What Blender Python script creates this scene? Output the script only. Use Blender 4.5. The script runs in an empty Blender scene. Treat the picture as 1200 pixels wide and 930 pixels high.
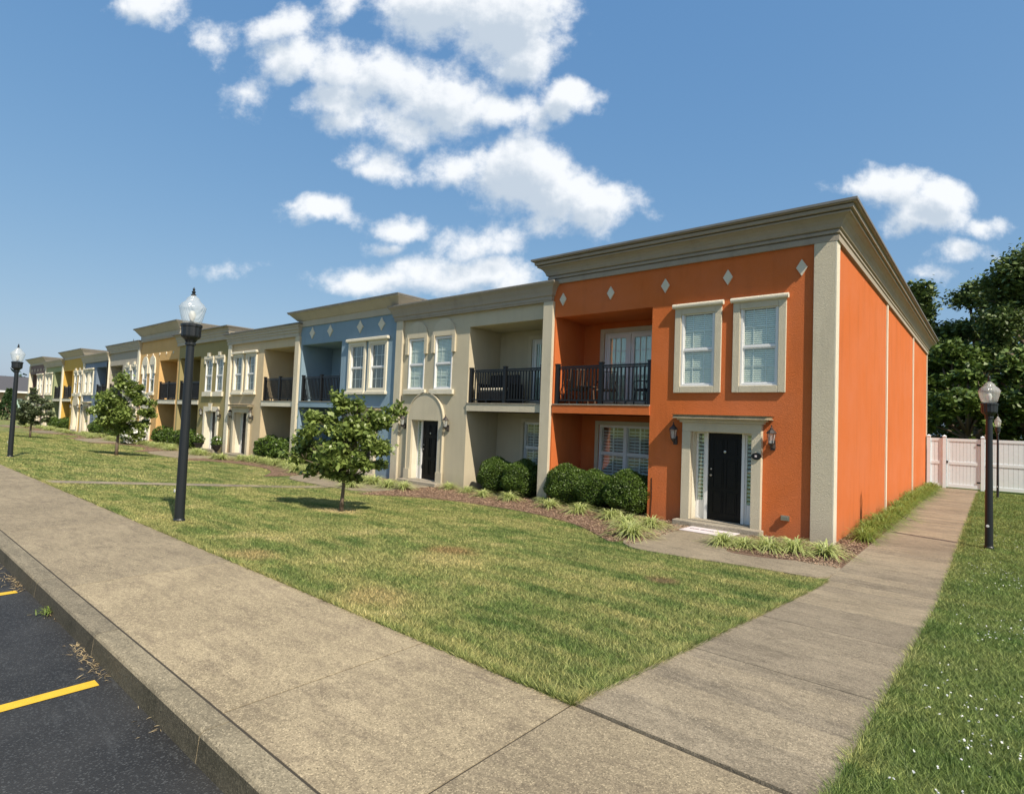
import bpy, bmesh, math, random
import numpy as np
from mathutils import Vector, Matrix
random.seed(7); rng = np.random.default_rng(7)
PI = math.pi
sc = bpy.context.scene
COL = sc.collection
CAMZ = 1.62
GZ = -0.5                                   # ground level at the houses

# ------------------------------------------------------------------ materials
def new_mat(name):
    m = bpy.data.materials.new(name); m.use_nodes = True
    nt = m.node_tree; nt.nodes.clear()
    out = nt.nodes.new('ShaderNodeOutputMaterial'); b = nt.nodes.new('ShaderNodeBsdfPrincipled')
    nt.links.new(b.outputs[0], out.inputs[0])
    return m, nt, b, out
def N(nt, t, **kw):
    n = nt.nodes.new(t)
    for k, v in kw.items():
        if k in n.inputs: n.inputs[k].default_value = v
        else: setattr(n, k, v)
    return n
def mixc(nt, fac, a, b, mode='MIX'):
    n = nt.nodes.new('ShaderNodeMix'); n.data_type = 'RGBA'; n.blend_type = mode
    for s, v in ((0, fac), (6, a), (7, b)):
        if isinstance(v, (int, float)): n.inputs[s].default_value = v
        elif isinstance(v, tuple): n.inputs[s].default_value = (*v[:3], 1)
        else: nt.links.new(v, n.inputs[s])
    return n.outputs[2]
def ramp(nt, fac, stops):
    r = nt.nodes.new('ShaderNodeValToRGB'); e = r.color_ramp.elements
    while len(e) < len(stops): e.new(0.5)
    for i, (p, c) in enumerate(stops):
        e[i].position = p; e[i].color = (*c, 1) if len(c) == 3 else c
    nt.links.new(fac, r.inputs[0]); return r.outputs[0]
def noise(nt, scale, detail=4, rough=.55, vec=None, dist=0):
    n = N(nt, 'ShaderNodeTexNoise'); n.inputs['Scale'].default_value = scale
    n.inputs['Detail'].default_value = detail; n.inputs['Roughness'].default_value = rough
    n.inputs['Distortion'].default_value = dist
    if vec is not None: nt.links.new(vec, n.inputs['Vector'])
    return n.outputs[0]
def pos(nt): return nt.nodes.new('ShaderNodeNewGeometry').outputs['Position']
def mapped(nt, vec, scale=(1, 1, 1), rot=(0, 0, 0)):
    m = nt.nodes.new('ShaderNodeMapping'); m.inputs['Scale'].default_value = scale; m.inputs['Rotation'].default_value = rot
    nt.links.new(vec, m.inputs[0]); return m.outputs[0]
def bump(nt, b, h, strength, dist):
    n = nt.nodes.new('ShaderNodeBump'); n.inputs['Strength'].default_value = strength; n.inputs['Distance'].default_value = dist
    nt.links.new(h, n.inputs['Height']); nt.links.new(n.outputs[0], b.inputs['Normal'])
def sc_(c, k): return tuple(min(1, x * k) for x in c)

def stucco(name, c, var=.10, grime=.25):
    m, nt, b, o = new_mat(name); p = pos(nt)
    n1 = noise(nt, 1.3, 5, .6, p); n2 = noise(nt, 60, 3, .6, p); n3 = noise(nt, 1.2, 4, .6, mapped(nt, p, (3, 3, .35)))
    base = mixc(nt, n1, sc_(c, 1 - var), sc_(c, 1 + var))
    base = mixc(nt, ramp(nt, n2, [(.35, (0, 0, 0)), (.7, (.35, .35, .35))]), base, sc_(c, .72))
    g = ramp(nt, n3, [(.5, (0, 0, 0)), (.8, (grime,) * 3)])
    base = mixc(nt, g, base, sc_(c, .55))
    base = mixc(nt, ramp(nt, noise(nt, .45, 5, .7, p), [(.4, (0, 0, 0)), (.7, (.30,) * 3)]), base, tuple(min(1, x * .9 + .09) for x in c))
    # splash-back dirt on the lowest courses of the render
    sx = nt.nodes.new('ShaderNodeSeparateXYZ'); nt.links.new(p, sx.inputs[0])
    mr = nt.nodes.new('ShaderNodeMapRange'); nt.links.new(sx.outputs[2], mr.inputs[0])
    mr.inputs[1].default_value = -.5; mr.inputs[2].default_value = .0; mr.inputs[3].default_value = .5; mr.inputs[4].default_value = 0
    mm = nt.nodes.new('ShaderNodeMath'); mm.operation = 'MULTIPLY'; nt.links.new(mr.outputs[0], mm.inputs[0]); nt.links.new(n3, mm.inputs[1])
    base = mixc(nt, mm.outputs[0], base, (.20, .16, .11))
    nt.links.new(base, b.inputs['Base Color']); b.inputs['Roughness'].default_value = .9
    b.inputs['Specular IOR Level'].default_value = .25
    bump(nt, b, noise(nt, 55, 5, .75, p), .8, .03)
    return m
def simple(name, c, rough=.5, metal=0, var=.06, bs=0, scale=8):
    m, nt, b, o = new_mat(name)
    n1 = noise(nt, scale, 4, .6, pos(nt))
    nt.links.new(mixc(nt, n1, sc_(c, 1 - var * 2), sc_(c, 1 + var)), b.inputs['Base Color'])
    b.inputs['Roughness'].default_value = rough; b.inputs['Metallic'].default_value = metal
    if bs: bump(nt, b, noise(nt, scale * 5, 3, .6, pos(nt)), bs, .005)
    return m
def glass_mat(name, tint=(.93, 1, .98), refl=.35):
    m, nt, b, o = new_mat(name)
    nt.nodes.remove(b)
    t = N(nt, 'ShaderNodeBsdfTransparent'); t.inputs[0].default_value = (*tint, 1)
    g = N(nt, 'ShaderNodeBsdfGlossy'); g.inputs['Roughness'].default_value = .02; g.inputs[0].default_value = (.97, 1, .92, 1)
    # slight waviness of real panes
    bp = nt.nodes.new('ShaderNodeBump'); bp.inputs['Strength'].default_value = .08; bp.inputs['Distance'].default_value = .02
    nt.links.new(noise(nt, 2.5, 2, .5, pos(nt)), bp.inputs['Height']); nt.links.new(bp.outputs[0], g.inputs['Normal'])
    lw_ = N(nt, 'ShaderNodeLayerWeight'); f = nt.nodes.new('ShaderNodeMath'); f.operation = 'POWER'; nt.links.new(lw_.outputs['Facing'], f.inputs[0]); f.inputs[1].default_value = 4
    a = nt.nodes.new('ShaderNodeMath'); a.operation = 'MULTIPLY_ADD'; nt.links.new(f.outputs[0], a.inputs[0]); a.inputs[1].default_value = .6; a.inputs[2].default_value = refl; a.use_clamp = True
    mx = N(nt, 'ShaderNodeMixShader'); nt.links.new(a.outputs[0], mx.inputs[0]); nt.links.new(t.outputs[0], mx.inputs[1]); nt.links.new(g.outputs[0], mx.inputs[2])
    nt.links.new(mx.outputs[0], o.inputs[0]); return m
def leaf_mat(name, c1, c2, rough=.5, trans=.25, scale=3, c3=None):
    m, nt, b, o = new_mat(name)
    g = nt.nodes.new('ShaderNodeNewGeometry')
    base = mixc(nt, g.outputs['Random Per Island'], c1, c2)
    n = noise(nt, scale, 2, .5, g.outputs['Position'])
    base = mixc(nt, ramp(nt, n, [(.4, (0, 0, 0)), (.65, (.6,) * 3)]), base, c3 or sc_(c2, 1.15))
    nt.links.new(base, b.inputs['Base Color']); b.inputs['Roughness'].default_value = rough
    b.inputs['Specular IOR Level'].default_value = .4
    t = N(nt, 'ShaderNodeBsdfTranslucent'); nt.links.new(base, t.inputs[0])
    mx = N(nt, 'ShaderNodeMixShader'); mx.inputs[0].default_value = trans
    nt.links.new(b.outputs[0], mx.inputs[1]); nt.links.new(t.outputs[0], mx.inputs[2]); nt.links.new(mx.outputs[0], o.inputs[0])
    return m

def grass_color(nt, p):
    g1 = ramp(nt, noise(nt, 1.1, 6, .68, p), [(.36, (.088, .150, .040)), (.48, (.165, .225, .068)), (.58, (.29, .30, .115)), (.70, (.48, .42, .22))])
    st = noise(nt, 1.0, 5, .65, mapped(nt, p, (.45, 2.6, 1), (0, 0, .25)))          # mower passes and wilted streaks
    g1 = mixc(nt, ramp(nt, st, [(.42, (0, 0, 0)), (.62, (.72,) * 3)]), g1, (.38, .355, .15))
    fine = noise(nt, 16, 4, .7, p)
    g1 = mixc(nt, ramp(nt, fine, [(.52, (0, 0, 0)), (.72, (.45,) * 3)]), g1, (.40, .38, .19))
    # the right-hand lawn is lusher
    sx = nt.nodes.new('ShaderNodeSeparateXYZ'); nt.links.new(p, sx.inputs[0])
    mr = nt.nodes.new('ShaderNodeMapRange'); nt.links.new(sx.outputs[0], mr.inputs[0]); mr.inputs[1].default_value = -.8; mr.inputs[2].default_value = -.4; mr.inputs[4].default_value = .72
    lush = ramp(nt, noise(nt, 1.4, 5, .65, p), [(.35, (.085, .155, .035)), (.55, (.145, .215, .06)), (.75, (.26, .29, .10))])
    g1 = mixc(nt, mr.outputs[0], g1, lush)
    # worn spots: a bare patch by the path, a brown patch mid-lawn, straw round the young trees
    for (cx, cy, r, colr) in ((-3.29, 7.0, .26, (.24, .15, .09)), (-5.9, 5.75, .45, (.30, .20, .10)), (-5.5, 5.2, .6, (.46, .40, .19)), (-10.2, 6.7, .55, (.58, .47, .27)), (-27.9, 7.5, .6, (.52, .43, .24)), (-4.4, 3.3, .45, (.42, .34, .17)), (-6.6, 3.2, .4, (.42, .33, .17))):
        d = nt.nodes.new('ShaderNodeVectorMath'); d.operation = 'DISTANCE'; d.inputs[1].default_value = (cx, cy, 0)
        mp = mapped(nt, p, (1, 1, 0)); nt.links.new(mp, d.inputs[0])
        w = nt.nodes.new('ShaderNodeMath'); w.operation = 'MULTIPLY_ADD'; nt.links.new(noise(nt, 5, 3, .6, p), w.inputs[0]); w.inputs[1].default_value = .8 * r; nt.links.new(d.outputs['Value'], w.inputs[2])
        rr = nt.nodes.new('ShaderNodeMapRange'); nt.links.new(w.outputs[0], rr.inputs[0]); rr.inputs[1].default_value = r * .8; rr.inputs[2].default_value = r * 1.5; rr.inputs[3].default_value = .8; rr.inputs[4].default_value = 0
        g1 = mixc(nt, rr.outputs[0], g1, colr)
    return g1
def make_ground_mat():
    m, nt, b, o = new_mat('lawn'); p = pos(nt)
    c = grass_color(nt, p)
    f = noise(nt, 45, 4, .7, p)
    c = mixc(nt, ramp(nt, f, [(.35, (.6,) * 3), (.6, (0, 0, 0))]), c, (.05, .07, .02))
    nt.links.new(c, b.inputs['Base Color']); b.inputs['Roughness'].default_value = .95; b.inputs['Specular IOR Level'].default_value = .1
    bump(nt, b, noise(nt, 40, 5, .8, p), 1.0, .05)
    return m
def make_blade_mat():
    m, nt, b, o = new_mat('grass_blades'); g = nt.nodes.new('ShaderNodeNewGeometry')
    c = grass_color(nt, g.outputs['Position'])
    r = ramp(nt, g.outputs['Random Per Island'], [(0, (.40, .44, .36)), (.45, (.95, 1.0, .85)), (.8, (1.7, 1.65, 1.5)), (1, (2.7, 2.4, 2.3))])
    c = mixc(nt, 1.0, c, r, 'MULTIPLY')
    nt.links.new(c, b.inputs['Base Color']); b.inputs['Roughness'].default_value = .55; b.inputs['Specular IOR Level'].default_value = .3
    t = N(nt, 'ShaderNodeBsdfTranslucent'); nt.links.new(c, t.inputs[0])
    mx = N(nt, 'ShaderNodeMixShader'); mx.inputs[0].default_value = .3
    nt.links.new(b.outputs[0], mx.inputs[1]); nt.links.new(t.outputs[0], mx.inputs[2]); nt.links.new(mx.outputs[0], o.inputs[0])
    return m
def make_concrete(name, c=(.345, .283, .183), dark=(.13, .105, .073), stain=.55):
    m, nt, b, o = new_mat(name); p = pos(nt)
    n1 = noise(nt, .8, 6, .65, p, .3); n2 = noise(nt, 90, 3, .7, p); n3 = noise(nt, 2.2, 6, .7, mapped(nt, p, (1, 1.6, 1)))
    base = mixc(nt, ramp(nt, n1, [(.35, (0, 0, 0)), (.65, (1, 1, 1))]), sc_(c, .70), sc_(c, 1.14))
    base = mixc(nt, ramp(nt, n3, [(.52, (0, 0, 0)), (.72, (stain,) * 3)]), base, dark)
    v = N(nt, 'ShaderNodeTexVoronoi'); v.inputs['Scale'].default_value = 150; nt.links.new(p, v.inputs['Vector'])
    agg = nt.nodes.new('ShaderNodeSeparateColor'); nt.links.new(v.outputs['Color'], agg.inputs[0])
    base = mixc(nt, ramp(nt, agg.outputs[0], [(.0, (.95,) * 3), (.30, (0, 0, 0))]), base, sc_(c, .36))
    base = mixc(nt, ramp(nt, agg.outputs[1], [(.72, (0, 0, 0)), (.98, (.8,) * 3)]), base, sc_(c, 1.85))
    base = mixc(nt, ramp(nt, n2, [(.4, (.45,) * 3), (.62, (0, 0, 0))]), base, sc_(c, .55))
    st_ = noise(nt, 5.5, 7, .72, mapped(nt, p, (.5, 1.7, 1), (0, 0, -.35)), .6)     # weathering blotches and drag marks
    base = mixc(nt, ramp(nt, st_, [(.46, (0, 0, 0)), (.66, (.50,) * 3)]), base, sc_(dark, 1.25))
    base = mixc(nt, ramp(nt, noise(nt, 26, 5, .7, p), [(.50, (0, 0, 0)), (.70, (.45,) * 3)]), base, sc_(c, 1.45))
    gi = nt.nodes.new('ShaderNodeNewGeometry')                        # every slab was poured and has aged a little differently
    base = mixc(nt, 1.0, base, ramp(nt, gi.outputs['Random Per Island'], [(0, (.84, .84, .85)), (.5, (1, 1, 1)), (1, (1.12, 1.11, 1.08))]), 'MULTIPLY')
    nt.links.new(base, b.inputs['Base Color']); b.inputs['Roughness'].default_value = .88; b.inputs['Specular IOR Level'].default_value = .3
    bump(nt, b, n2, .5, .006)
    return m
def make_asphalt():
    m, nt, b, o = new_mat('asphalt'); p = pos(nt)
    n1 = noise(nt, 1.2, 6, .7, p)
    base = mixc(nt, ramp(nt, n1, [(.35, (0, 0, 0)), (.7, (1, 1, 1))]), (.0145, .0142, .0132), (.038, .037, .034))
    v = N(nt, 'ShaderNodeTexVoronoi'); v.inputs['Scale'].default_value = 130; nt.links.new(p, v.inputs['Vector'])
    s = nt.nodes.new('ShaderNodeSeparateColor'); nt.links.new(v.outputs['Color'], s.inputs[0])
    base = mixc(nt, ramp(nt, s.outputs[0], [(.78, (0, 0, 0)), (.99, (.55,) * 3)]), base, (.11, .115, .112))
    v2 = N(nt, 'ShaderNodeTexVoronoi'); v2.inputs['Scale'].default_value = 30; nt.links.new(p, v2.inputs['Vector'])
    sp = ramp(nt, v2.outputs['Distance'], [(.0, (1, 1, 1)), (.12, (0, 0, 0))])
    s2 = nt.nodes.new('ShaderNodeSeparateColor'); nt.links.new(v2.outputs['Color'], s2.inputs[0])
    mm = nt.nodes.new('ShaderNodeMath'); mm.operation = 'MULTIPLY'; nt.links.new(sp, mm.inputs[0]); nt.links.new(ramp(nt, s2.outputs[2], [(.86, (0, 0, 0)), (.9, (.8,) * 3)]), mm.inputs[1])
    base = mixc(nt, mm.outputs[0], base, (.42, .42, .4))
    sc2 = noise(nt, 2.2, 5, .7, mapped(nt, p, (.6, 3, 1), (0, 0, .8)))
    base = mixc(nt, ramp(nt, sc2, [(.6, (0, 0, 0)), (.72, (.35,) * 3)]), base, (.10, .104, .102))
    nt.links.new(base, b.inputs['Base Color']); b.inputs['Roughness'].default_value = .72
    bump(nt, b, v.outputs['Distance'], .6, .006)
    return m
def make_mulch():
    m, nt, b, o = new_mat('mulch'); p = pos(nt)
    n = noise(nt, 30, 5, .8, p, 1.0)
    nt.links.new(ramp(nt, n, [(.3, (.06, .035, .022)), (.5, (.20, .12, .075)), (.7, (.38, .26, .17))]), b.inputs['Base Color'])
    b.inputs['Roughness'].default_value = .95; bump(nt, b, n, 1, .04); return m

M = {}
M['orange'] = stucco('orange_stucco', (.66, .168, .040), grime=.32, var=.05)
M['gray'] = stucco('greige_stucco', (.60, .53, .375), grime=.25)
M['trim'] = stucco('beige_trim', (.66, .59, .435), grime=.4)
M['cornice'] = stucco('cornice_paint', (.42, .365, .285), grime=.4, var=.05)
M['cornice_pale'] = stucco('pale_cornice_paint', (.56, .50, .385), grime=.35, var=.05)
M['trim_pale'] = stucco('cream_trim', (.80, .74, .58), grime=.2)
M['blue'] = stucco('blue_stucco', (.25, .36, .44))
M['beige'] = stucco('beige_stucco', (.66, .53, .33))
M['olive'] = stucco('olive_stucco', (.36, .30, .13))
M['apricot'] = stucco('apricot_stucco', (.74, .46, .18))
M['taupe'] = stucco('taupe_stucco', (.46, .42, .34))
M['navy'] = stucco('slate_blue_stucco', (.20, .26, .34))
M['mustard'] = stucco('mustard_stucco', (.68, .43, .09))
M['sage'] = stucco('sage_stucco', (.36, .40, .21))
M['mauve'] = stucco('mauve_stucco', (.24, .165, .145))
M['arch_tone'] = stucco('arch_paint', (.64, .57, .415), grime=.35)
M['flashing'] = simple('weathered_flashing', (.22, .21, .19), .6, .2, var=.2, scale=3)
M['roof'] = simple('roof_sheet', (.30, .29, .27), .8, bs=.3)
M['white'] = simple('white_paint', (.78, .78, .76), .45, var=.04)
M['black'] = simple('black_metal', (.012, .013, .014), .35, .2)
M['doorblack'] = simple('black_gloss_paint', (.007, .007, .007), .38); M['doorblack'].node_tree.nodes['Principled BSDF'].inputs['Specular IOR Level'].default_value = .22
M['lantern'] = simple('weathered_bronze', (.07, .06, .055), .45, .5)
M['lampblack'] = simple('lamp_post_paint', (.016, .020, .023), .42, .1, bs=.1)
M['blind'] = simple('pale_blind', (.95, .94, .80), .6)
M['shutter'] = simple('white_shutter', (.80, .79, .74), .5)
M['curtain'] = simple('dark_curtain', (.12, .11, .10), .8)
M['glass'] = glass_mat('window_glass', refl=.13)
M['brass'] = simple('brushed_nickel', (.55, .52, .47), .3, .9)
M['slab'] = make_concrete('balcony_edge_concrete', (.36, .32, .25))
M['concrete'] = make_concrete('sidewalk_concrete', (.365, .298, .190), (.11, .085, .06), .75)
M['curb'] = make_concrete('curb_concrete', (.30, .255, .17), (.08, .07, .048), .75)
M['walk'] = make_concrete('side_walk_concrete', (.31, .258, .178), (.09, .075, .053), .8)
M['asphalt'] = make_asphalt()
M['yellow'] = simple('yellow_road_paint', (.80, .50, .03), .6, var=.12, bs=.4, scale=25)
M['ground'] = make_ground_mat(); M['blade'] = make_blade_mat(); M['mulch'] = make_mulch()
M['fence'] = simple('white_vinyl', (.83, .93, .97), .45, var=.05)
M['boxwood'] = leaf_mat('boxwood_leaf', (.035, .072, .010), (.12, .19, .03), .45, .2, 6)
M['dogwood'] = leaf_mat('dogwood_leaf', (.10, .15, .03), (.27, .34, .09), .38, .3, 4)
M['dogwood_gray'] = leaf_mat('grey_green_leaf', (.07, .10, .045), (.15, .18, .09), .45, .3, 4)
M['oak'] = leaf_mat('tall_tree_leaf', (.05, .085, .022), (.13, .18, .05), .5, .15, .5)
M['oak2'] = leaf_mat('understory_leaf', (.045, .085, .016), (.14, .20, .04), .5, .15, .6)
M['evergreen'] = leaf_mat('evergreen_leaf', (.015, .045, .012), (.045, .085, .02), .6, .1, 1)
M['hill'] = leaf_mat('far_tree_leaf', (.04, .07, .05), (.06, .10, .065), .7, .1, 1)
M['bark'] = simple('bark', (.16, .12, .085), .9, bs=.8, scale=14)
M['liri_side'] = leaf_mat('plain_green_blade', (.13, .20, .03), (.30, .38, .09), .45, .35, 4)
M['straw'] = leaf_mat('dry_straw', (.30, .22, .12), (.45, .36, .2), .9, .1, 4)
M['chip'] = leaf_mat('bark_chip', (.14, .08, .05), (.42, .29, .19), .9, 0, 4)
M['petal'] = simple('white_petal', (.80, .80, .76), .6)
M['redpetal'] = simple('red_petal', (.45, .03, .04), .6)
M['cushion'] = simple('cream_cushion', (.66, .62, .5), .8)
M['rattan'] = simple('dark_rattan', (.16, .09, .05), .6, bs=.6, scale=30)
M['dark_rattan'] = simple('black_rattan', (.02, .02, .022), .6, bs=.6, scale=30)
M['mat'] = simple('pale_mat', (.70, .62, .62), .9, bs=.3, scale=40)
M['ink'] = simple('grey_print', (.16, .12, .14), .9)
M['kerb_face'] = make_concrete('shaded_mossy_kerb_face', (.12, .105, .07), (.045, .042, .025), .85)  # moss stains, plus the shade of the street face put into the colour
M['joint'] = simple('joint_dirt', (.05, .042, .03), .95)
M['farwall'] = simple('tan_brick_wall', (.42, .31, .22), .9)
M['shingle'] = simple('dark_shingle', (.085, .083, .088), .9, bs=.5, scale=3)
M['terracotta'] = simple('black_urn', (.02, .02, .02), .5)
def variegated():
    m, nt, b, o = new_mat('variegated_blade')
    uv = nt.nodes.new('ShaderNodeUVMap'); s = nt.nodes.new('ShaderNodeSeparateXYZ'); nt.links.new(uv.outputs[0], s.inputs[0])
    g = nt.nodes.new('ShaderNodeNewGeometry')
    ed = ramp(nt, s.outputs[0], [(.0, (1, 1, 1)), (.30, (0, 0, 0)), (.70, (0, 0, 0)), (1, (1, 1, 1))])
    cream = mixc(nt, g.outputs['Random Per Island'], (.75, .74, .32), (.93, .88, .58))
    green = mixc(nt, g.outputs['Random Per Island'], (.26, .36, .07), (.44, .52, .14))
    c = mixc(nt, ed, green, cream)
    nt.links.new(c, b.inputs['Base Color']); b.inputs['Roughness'].default_value = .45
    t = N(nt, 'ShaderNodeBsdfTranslucent'); nt.links.new(c, t.inputs[0])
    mx = N(nt, 'ShaderNodeMixShader'); mx.inputs[0].default_value = .3
    nt.links.new(b.outputs[0], mx.inputs[1]); nt.links.new(t.outputs[0], mx.inputs[2]); nt.links.new(mx.outputs[0], o.inputs[0])
    return m
M['variegated'] = variegated()
def globe_mat():
    m, nt, b, o = new_mat('lamp_glass')
    b.inputs['Base Color'].default_value = (.82, .84, .82, 1); b.inputs['Roughness'].default_value = .12; b.inputs['Specular IOR Level'].default_value = .9
    w = N(nt, 'ShaderNodeTexWave'); w.inputs['Scale'].default_value = 14; nt.links.new(nt.nodes.new('ShaderNodeTexCoord').outputs['Object'], w.inputs['Vector'])
    bump(nt, b, w.outputs[0], .5, .01)
    t = N(nt, 'ShaderNodeBsdfTransparent'); t.inputs[0].default_value = (.93, .95, .95, 1)
    mx = N(nt, 'ShaderNodeMixShader'); mx.inputs[0].default_value = .68
    nt.links.new(b.outputs[0], mx.inputs[1]); nt.links.new(t.outputs[0], mx.inputs[2]); nt.links.new(mx.outputs[0], o.inputs[0])
    return m
M['globe'] = globe_mat()

# ------------------------------------------------------------------ mesh helpers
def tag(o, label=None, cat=None, group=None, kind=None):
    if label: o['label'] = label
    if cat: o['category'] = cat
    if group: o['group'] = group
    if kind: o['kind'] = kind
    return o
def empty(name, loc, rz=0, **kw):
    o = bpy.data.objects.new(name, None); COL.objects.link(o); o.location = loc; o.rotation_euler = (0, 0, rz)
    o.empty_display_size = .1
    return tag(o, **kw)
def copy_tree(o, parent=None):
    c = o.copy(); COL.objects.link(c)
    if parent is not None: c.parent = parent
    for ch in list(o.children): copy_tree(ch, c)
    return c
class MB:
    def __init__(s): s.v = []; s.f = []; s.smooth = False
    def add(s, vs, fs):
        n = len(s.v); s.v += [tuple(v) for v in vs]; s.f += [tuple(i + n for i in f) for f in fs]; return s
    def box(s, x0, x1, y0, y1, z0, z1):
        x0, x1 = sorted((x0, x1)); y0, y1 = sorted((y0, y1)); z0, z1 = sorted((z0, z1))
        v = [(x, y, z) for z in (z0, z1) for y in (y0, y1) for x in (x0, x1)]
        return s.add(v, [(0, 2, 3, 1), (4, 5, 7, 6), (0, 1, 5, 4), (2, 6, 7, 3), (0, 4, 6, 2), (1, 3, 7, 5)])
    def quad(s, a, b, c, d): return s.add([a, b, c, d], [(0, 1, 2, 3)])
    def prism_y(s, pts, y0, y1):                   # polygon in x,z extruded along y
        n = len(pts); v = [(p[0], y0, p[1]) for p in pts] + [(p[0], y1, p[1]) for p in pts]
        return s.add(v, [tuple(range(n)), tuple(range(2 * n - 1, n - 1, -1))] + [(i, (i + 1) % n, n + (i + 1) % n, n + i) for i in range(n)])
    def prism_z(s, pts, z0, z1):
        n = len(pts); v = [(p[0], p[1], z0) for p in pts] + [(p[0], p[1], z1) for p in pts]
        return s.add(v, [tuple(range(n)), tuple(range(2 * n - 1, n - 1, -1))] + [(i, (i + 1) % n, n + (i + 1) % n, n + i) for i in range(n)])
    def lathe(s, prof, c=(0, 0, 0), n=16, flute=0):
        vs = []; fs = []
        for k, (r, z) in enumerate(prof):
            for i in range(n):
                a = 2 * PI * i / n; rr = r * (1 - flute * (i % 2))
                vs.append((c[0] + rr * math.cos(a), c[1] + rr * math.sin(a), c[2] + z))
        for k in range(len(prof) - 1):
            for i in range(n):
                j = (i + 1) % n; fs.append((k * n + i, k * n + j, (k + 1) * n + j, (k + 1) * n + i))
        fs.append(tuple(range(n))); fs.append(tuple((len(prof) - 1) * n + i for i in range(n)))
        return s.add(vs, fs)
    def tube(s, pts, radii, n=8):
        vs = []; fs = []; P = [Vector(p) for p in pts]
        if isinstance(radii, (int, float)): radii = [radii] * len(P)
        ref = Vector((0.13, .21, 1)).normalized()
        for k, p in enumerate(P):
            t = (P[min(k + 1, len(P) - 1)] - P[max(k - 1, 0)]).normalized()
            a = t.cross(ref)
            if a.length < .1: a = t.cross(Vector((1, 0, 0)))
            a.normalize(); b = t.cross(a)
            for i in range(n):
                an = 2 * PI * i / n; vs.append(tuple(p + (a * math.cos(an) + b * math.sin(an)) * radii[k]))
        for k in range(len(P) - 1):
            for i in range(n):
                j = (i + 1) % n; fs.append((k * n + i, k * n + j, (k + 1) * n + j, (k + 1) * n + i))
        fs.append(tuple(range(n))); fs.append(tuple((len(P) - 1) * n + i for i in range(n)))
        return s.add(vs, fs)
    def build(s, name, mat, parent=None, loc=(0, 0, 0), bevel=0, smooth=False, recalc=True):
        me = bpy.data.meshes.new(name); me.from_pydata(s.v, [], s.f)
        if recalc or bevel:
            bm = bmesh.new(); bm.from_mesh(me)
            if bevel:
                ed = [e for e in bm.edges if len(e.link_faces) == 2 and e.calc_face_angle(0) > .6]
                bmesh.ops.bevel(bm, geom=ed, offset=bevel, segments=1, affect='EDGES', clamp_overlap=True)
            bmesh.ops.recalc_face_normals(bm, faces=bm.faces); bm.to_mesh(me); bm.free()
        me.materials.append(mat)
        if smooth: me.shade_smooth()
        o = bpy.data.objects.new(name, me); COL.objects.link(o); o.location = loc
        if parent is not None: o.parent = parent
        return o
def np_mesh(name, co, faces_n, nf, mat, parent=None, uv=None, loc=(0, 0, 0), smooth=False):
    """co: (nf*faces_n,3) unshared verts, each face faces_n corners"""
    me = bpy.data.meshes.new(name); nv = len(co)
    me.vertices.add(nv); me.vertices.foreach_set('co', np.asarray(co, np.float32).ravel())
    me.loops.add(nv); me.loops.foreach_set('vertex_index', np.arange(nv, dtype=np.int32))
    me.polygons.add(nf); me.polygons.foreach_set('loop_start', np.arange(0, nv, faces_n, dtype=np.int32))
    me.update(calc_edges=True)
    me.materials.append(mat)
    if uv is not None:
        l = me.uv_layers.new(name='UVMap'); l.data.foreach_set('uv', np.asarray(uv, np.float32).ravel())
    o = bpy.data.objects.new(name, me); COL.objects.link(o); o.location = loc
    if parent is not None: o.parent = parent
    return o
def strip_mesh(name, rows, mat, parent=None, loc=(0, 0, 0), uvx=(0, 1)):
    """rows: (nblades, nseg+1, 2, 3): ribbons; shared vertices so each blade is one island"""
    nb, ns, k, _ = rows.shape
    me = bpy.data.meshes.new(name); co = rows.reshape(-1, 3)
    me.vertices.add(len(co)); me.vertices.foreach_set('co', co.astype(np.float32).ravel())
    base = (np.arange(nb) * ns * 2)[:, None]; seg = (np.arange(ns - 1) * 2)[None, :]
    s = (base + seg).reshape(-1); idx = np.stack([s, s + 1, s + 3, s + 2], 1)
    me.loops.add(idx.size); me.loops.foreach_set('vertex_index', idx.astype(np.int32).ravel())
    me.polygons.add(len(idx)); me.polygons.foreach_set('loop_start', np.arange(0, idx.size, 4, dtype=np.int32))
    me.update(calc_edges=True); me.materials.append(mat)
    l = me.uv_layers.new(name='UVMap'); uv = np.tile(np.array([[0, 0], [1, 0], [1, 1], [0, 1]], np.float32), (len(idx), 1)); l.data.foreach_set('uv', uv.ravel())
    o = bpy.data.objects.new(name, me); COL.objects.link(o); o.location = loc
    if parent is not None: o.parent = parent
    return o
def leaves(name, C, size, mat, parent=None, up=.5, loc=(0, 0, 0), asp=.55, jit=.35, droop=None):
    """leaf-shaped quads at centres C"""
    n = len(C)
    nrm = rng.normal(size=(n, 3)); nrm[:, 2] = np.abs(nrm[:, 2]) + up; nrm /= np.linalg.norm(nrm, axis=1)[:, None]
    a = rng.normal(size=(n, 3))
    if droop is not None: a = a * .5 + np.array(droop)
    a -= (a * nrm).sum(1)[:, None] * nrm; a /= np.linalg.norm(a, axis=1)[:, None]
    b = np.cross(nrm, a); s = size * (1 + jit * rng.uniform(-1, 1, n))[:, None]
    P = np.stack([C - a * s, C - b * s * asp + nrm * s * .12 - a * s * .1, C + a * s, C + b * s * asp + nrm * s * .12 - a * s * .1], 1).reshape(-1, 3)
    return np_mesh(name, P, 4, n, mat, parent, loc=loc)

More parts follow.
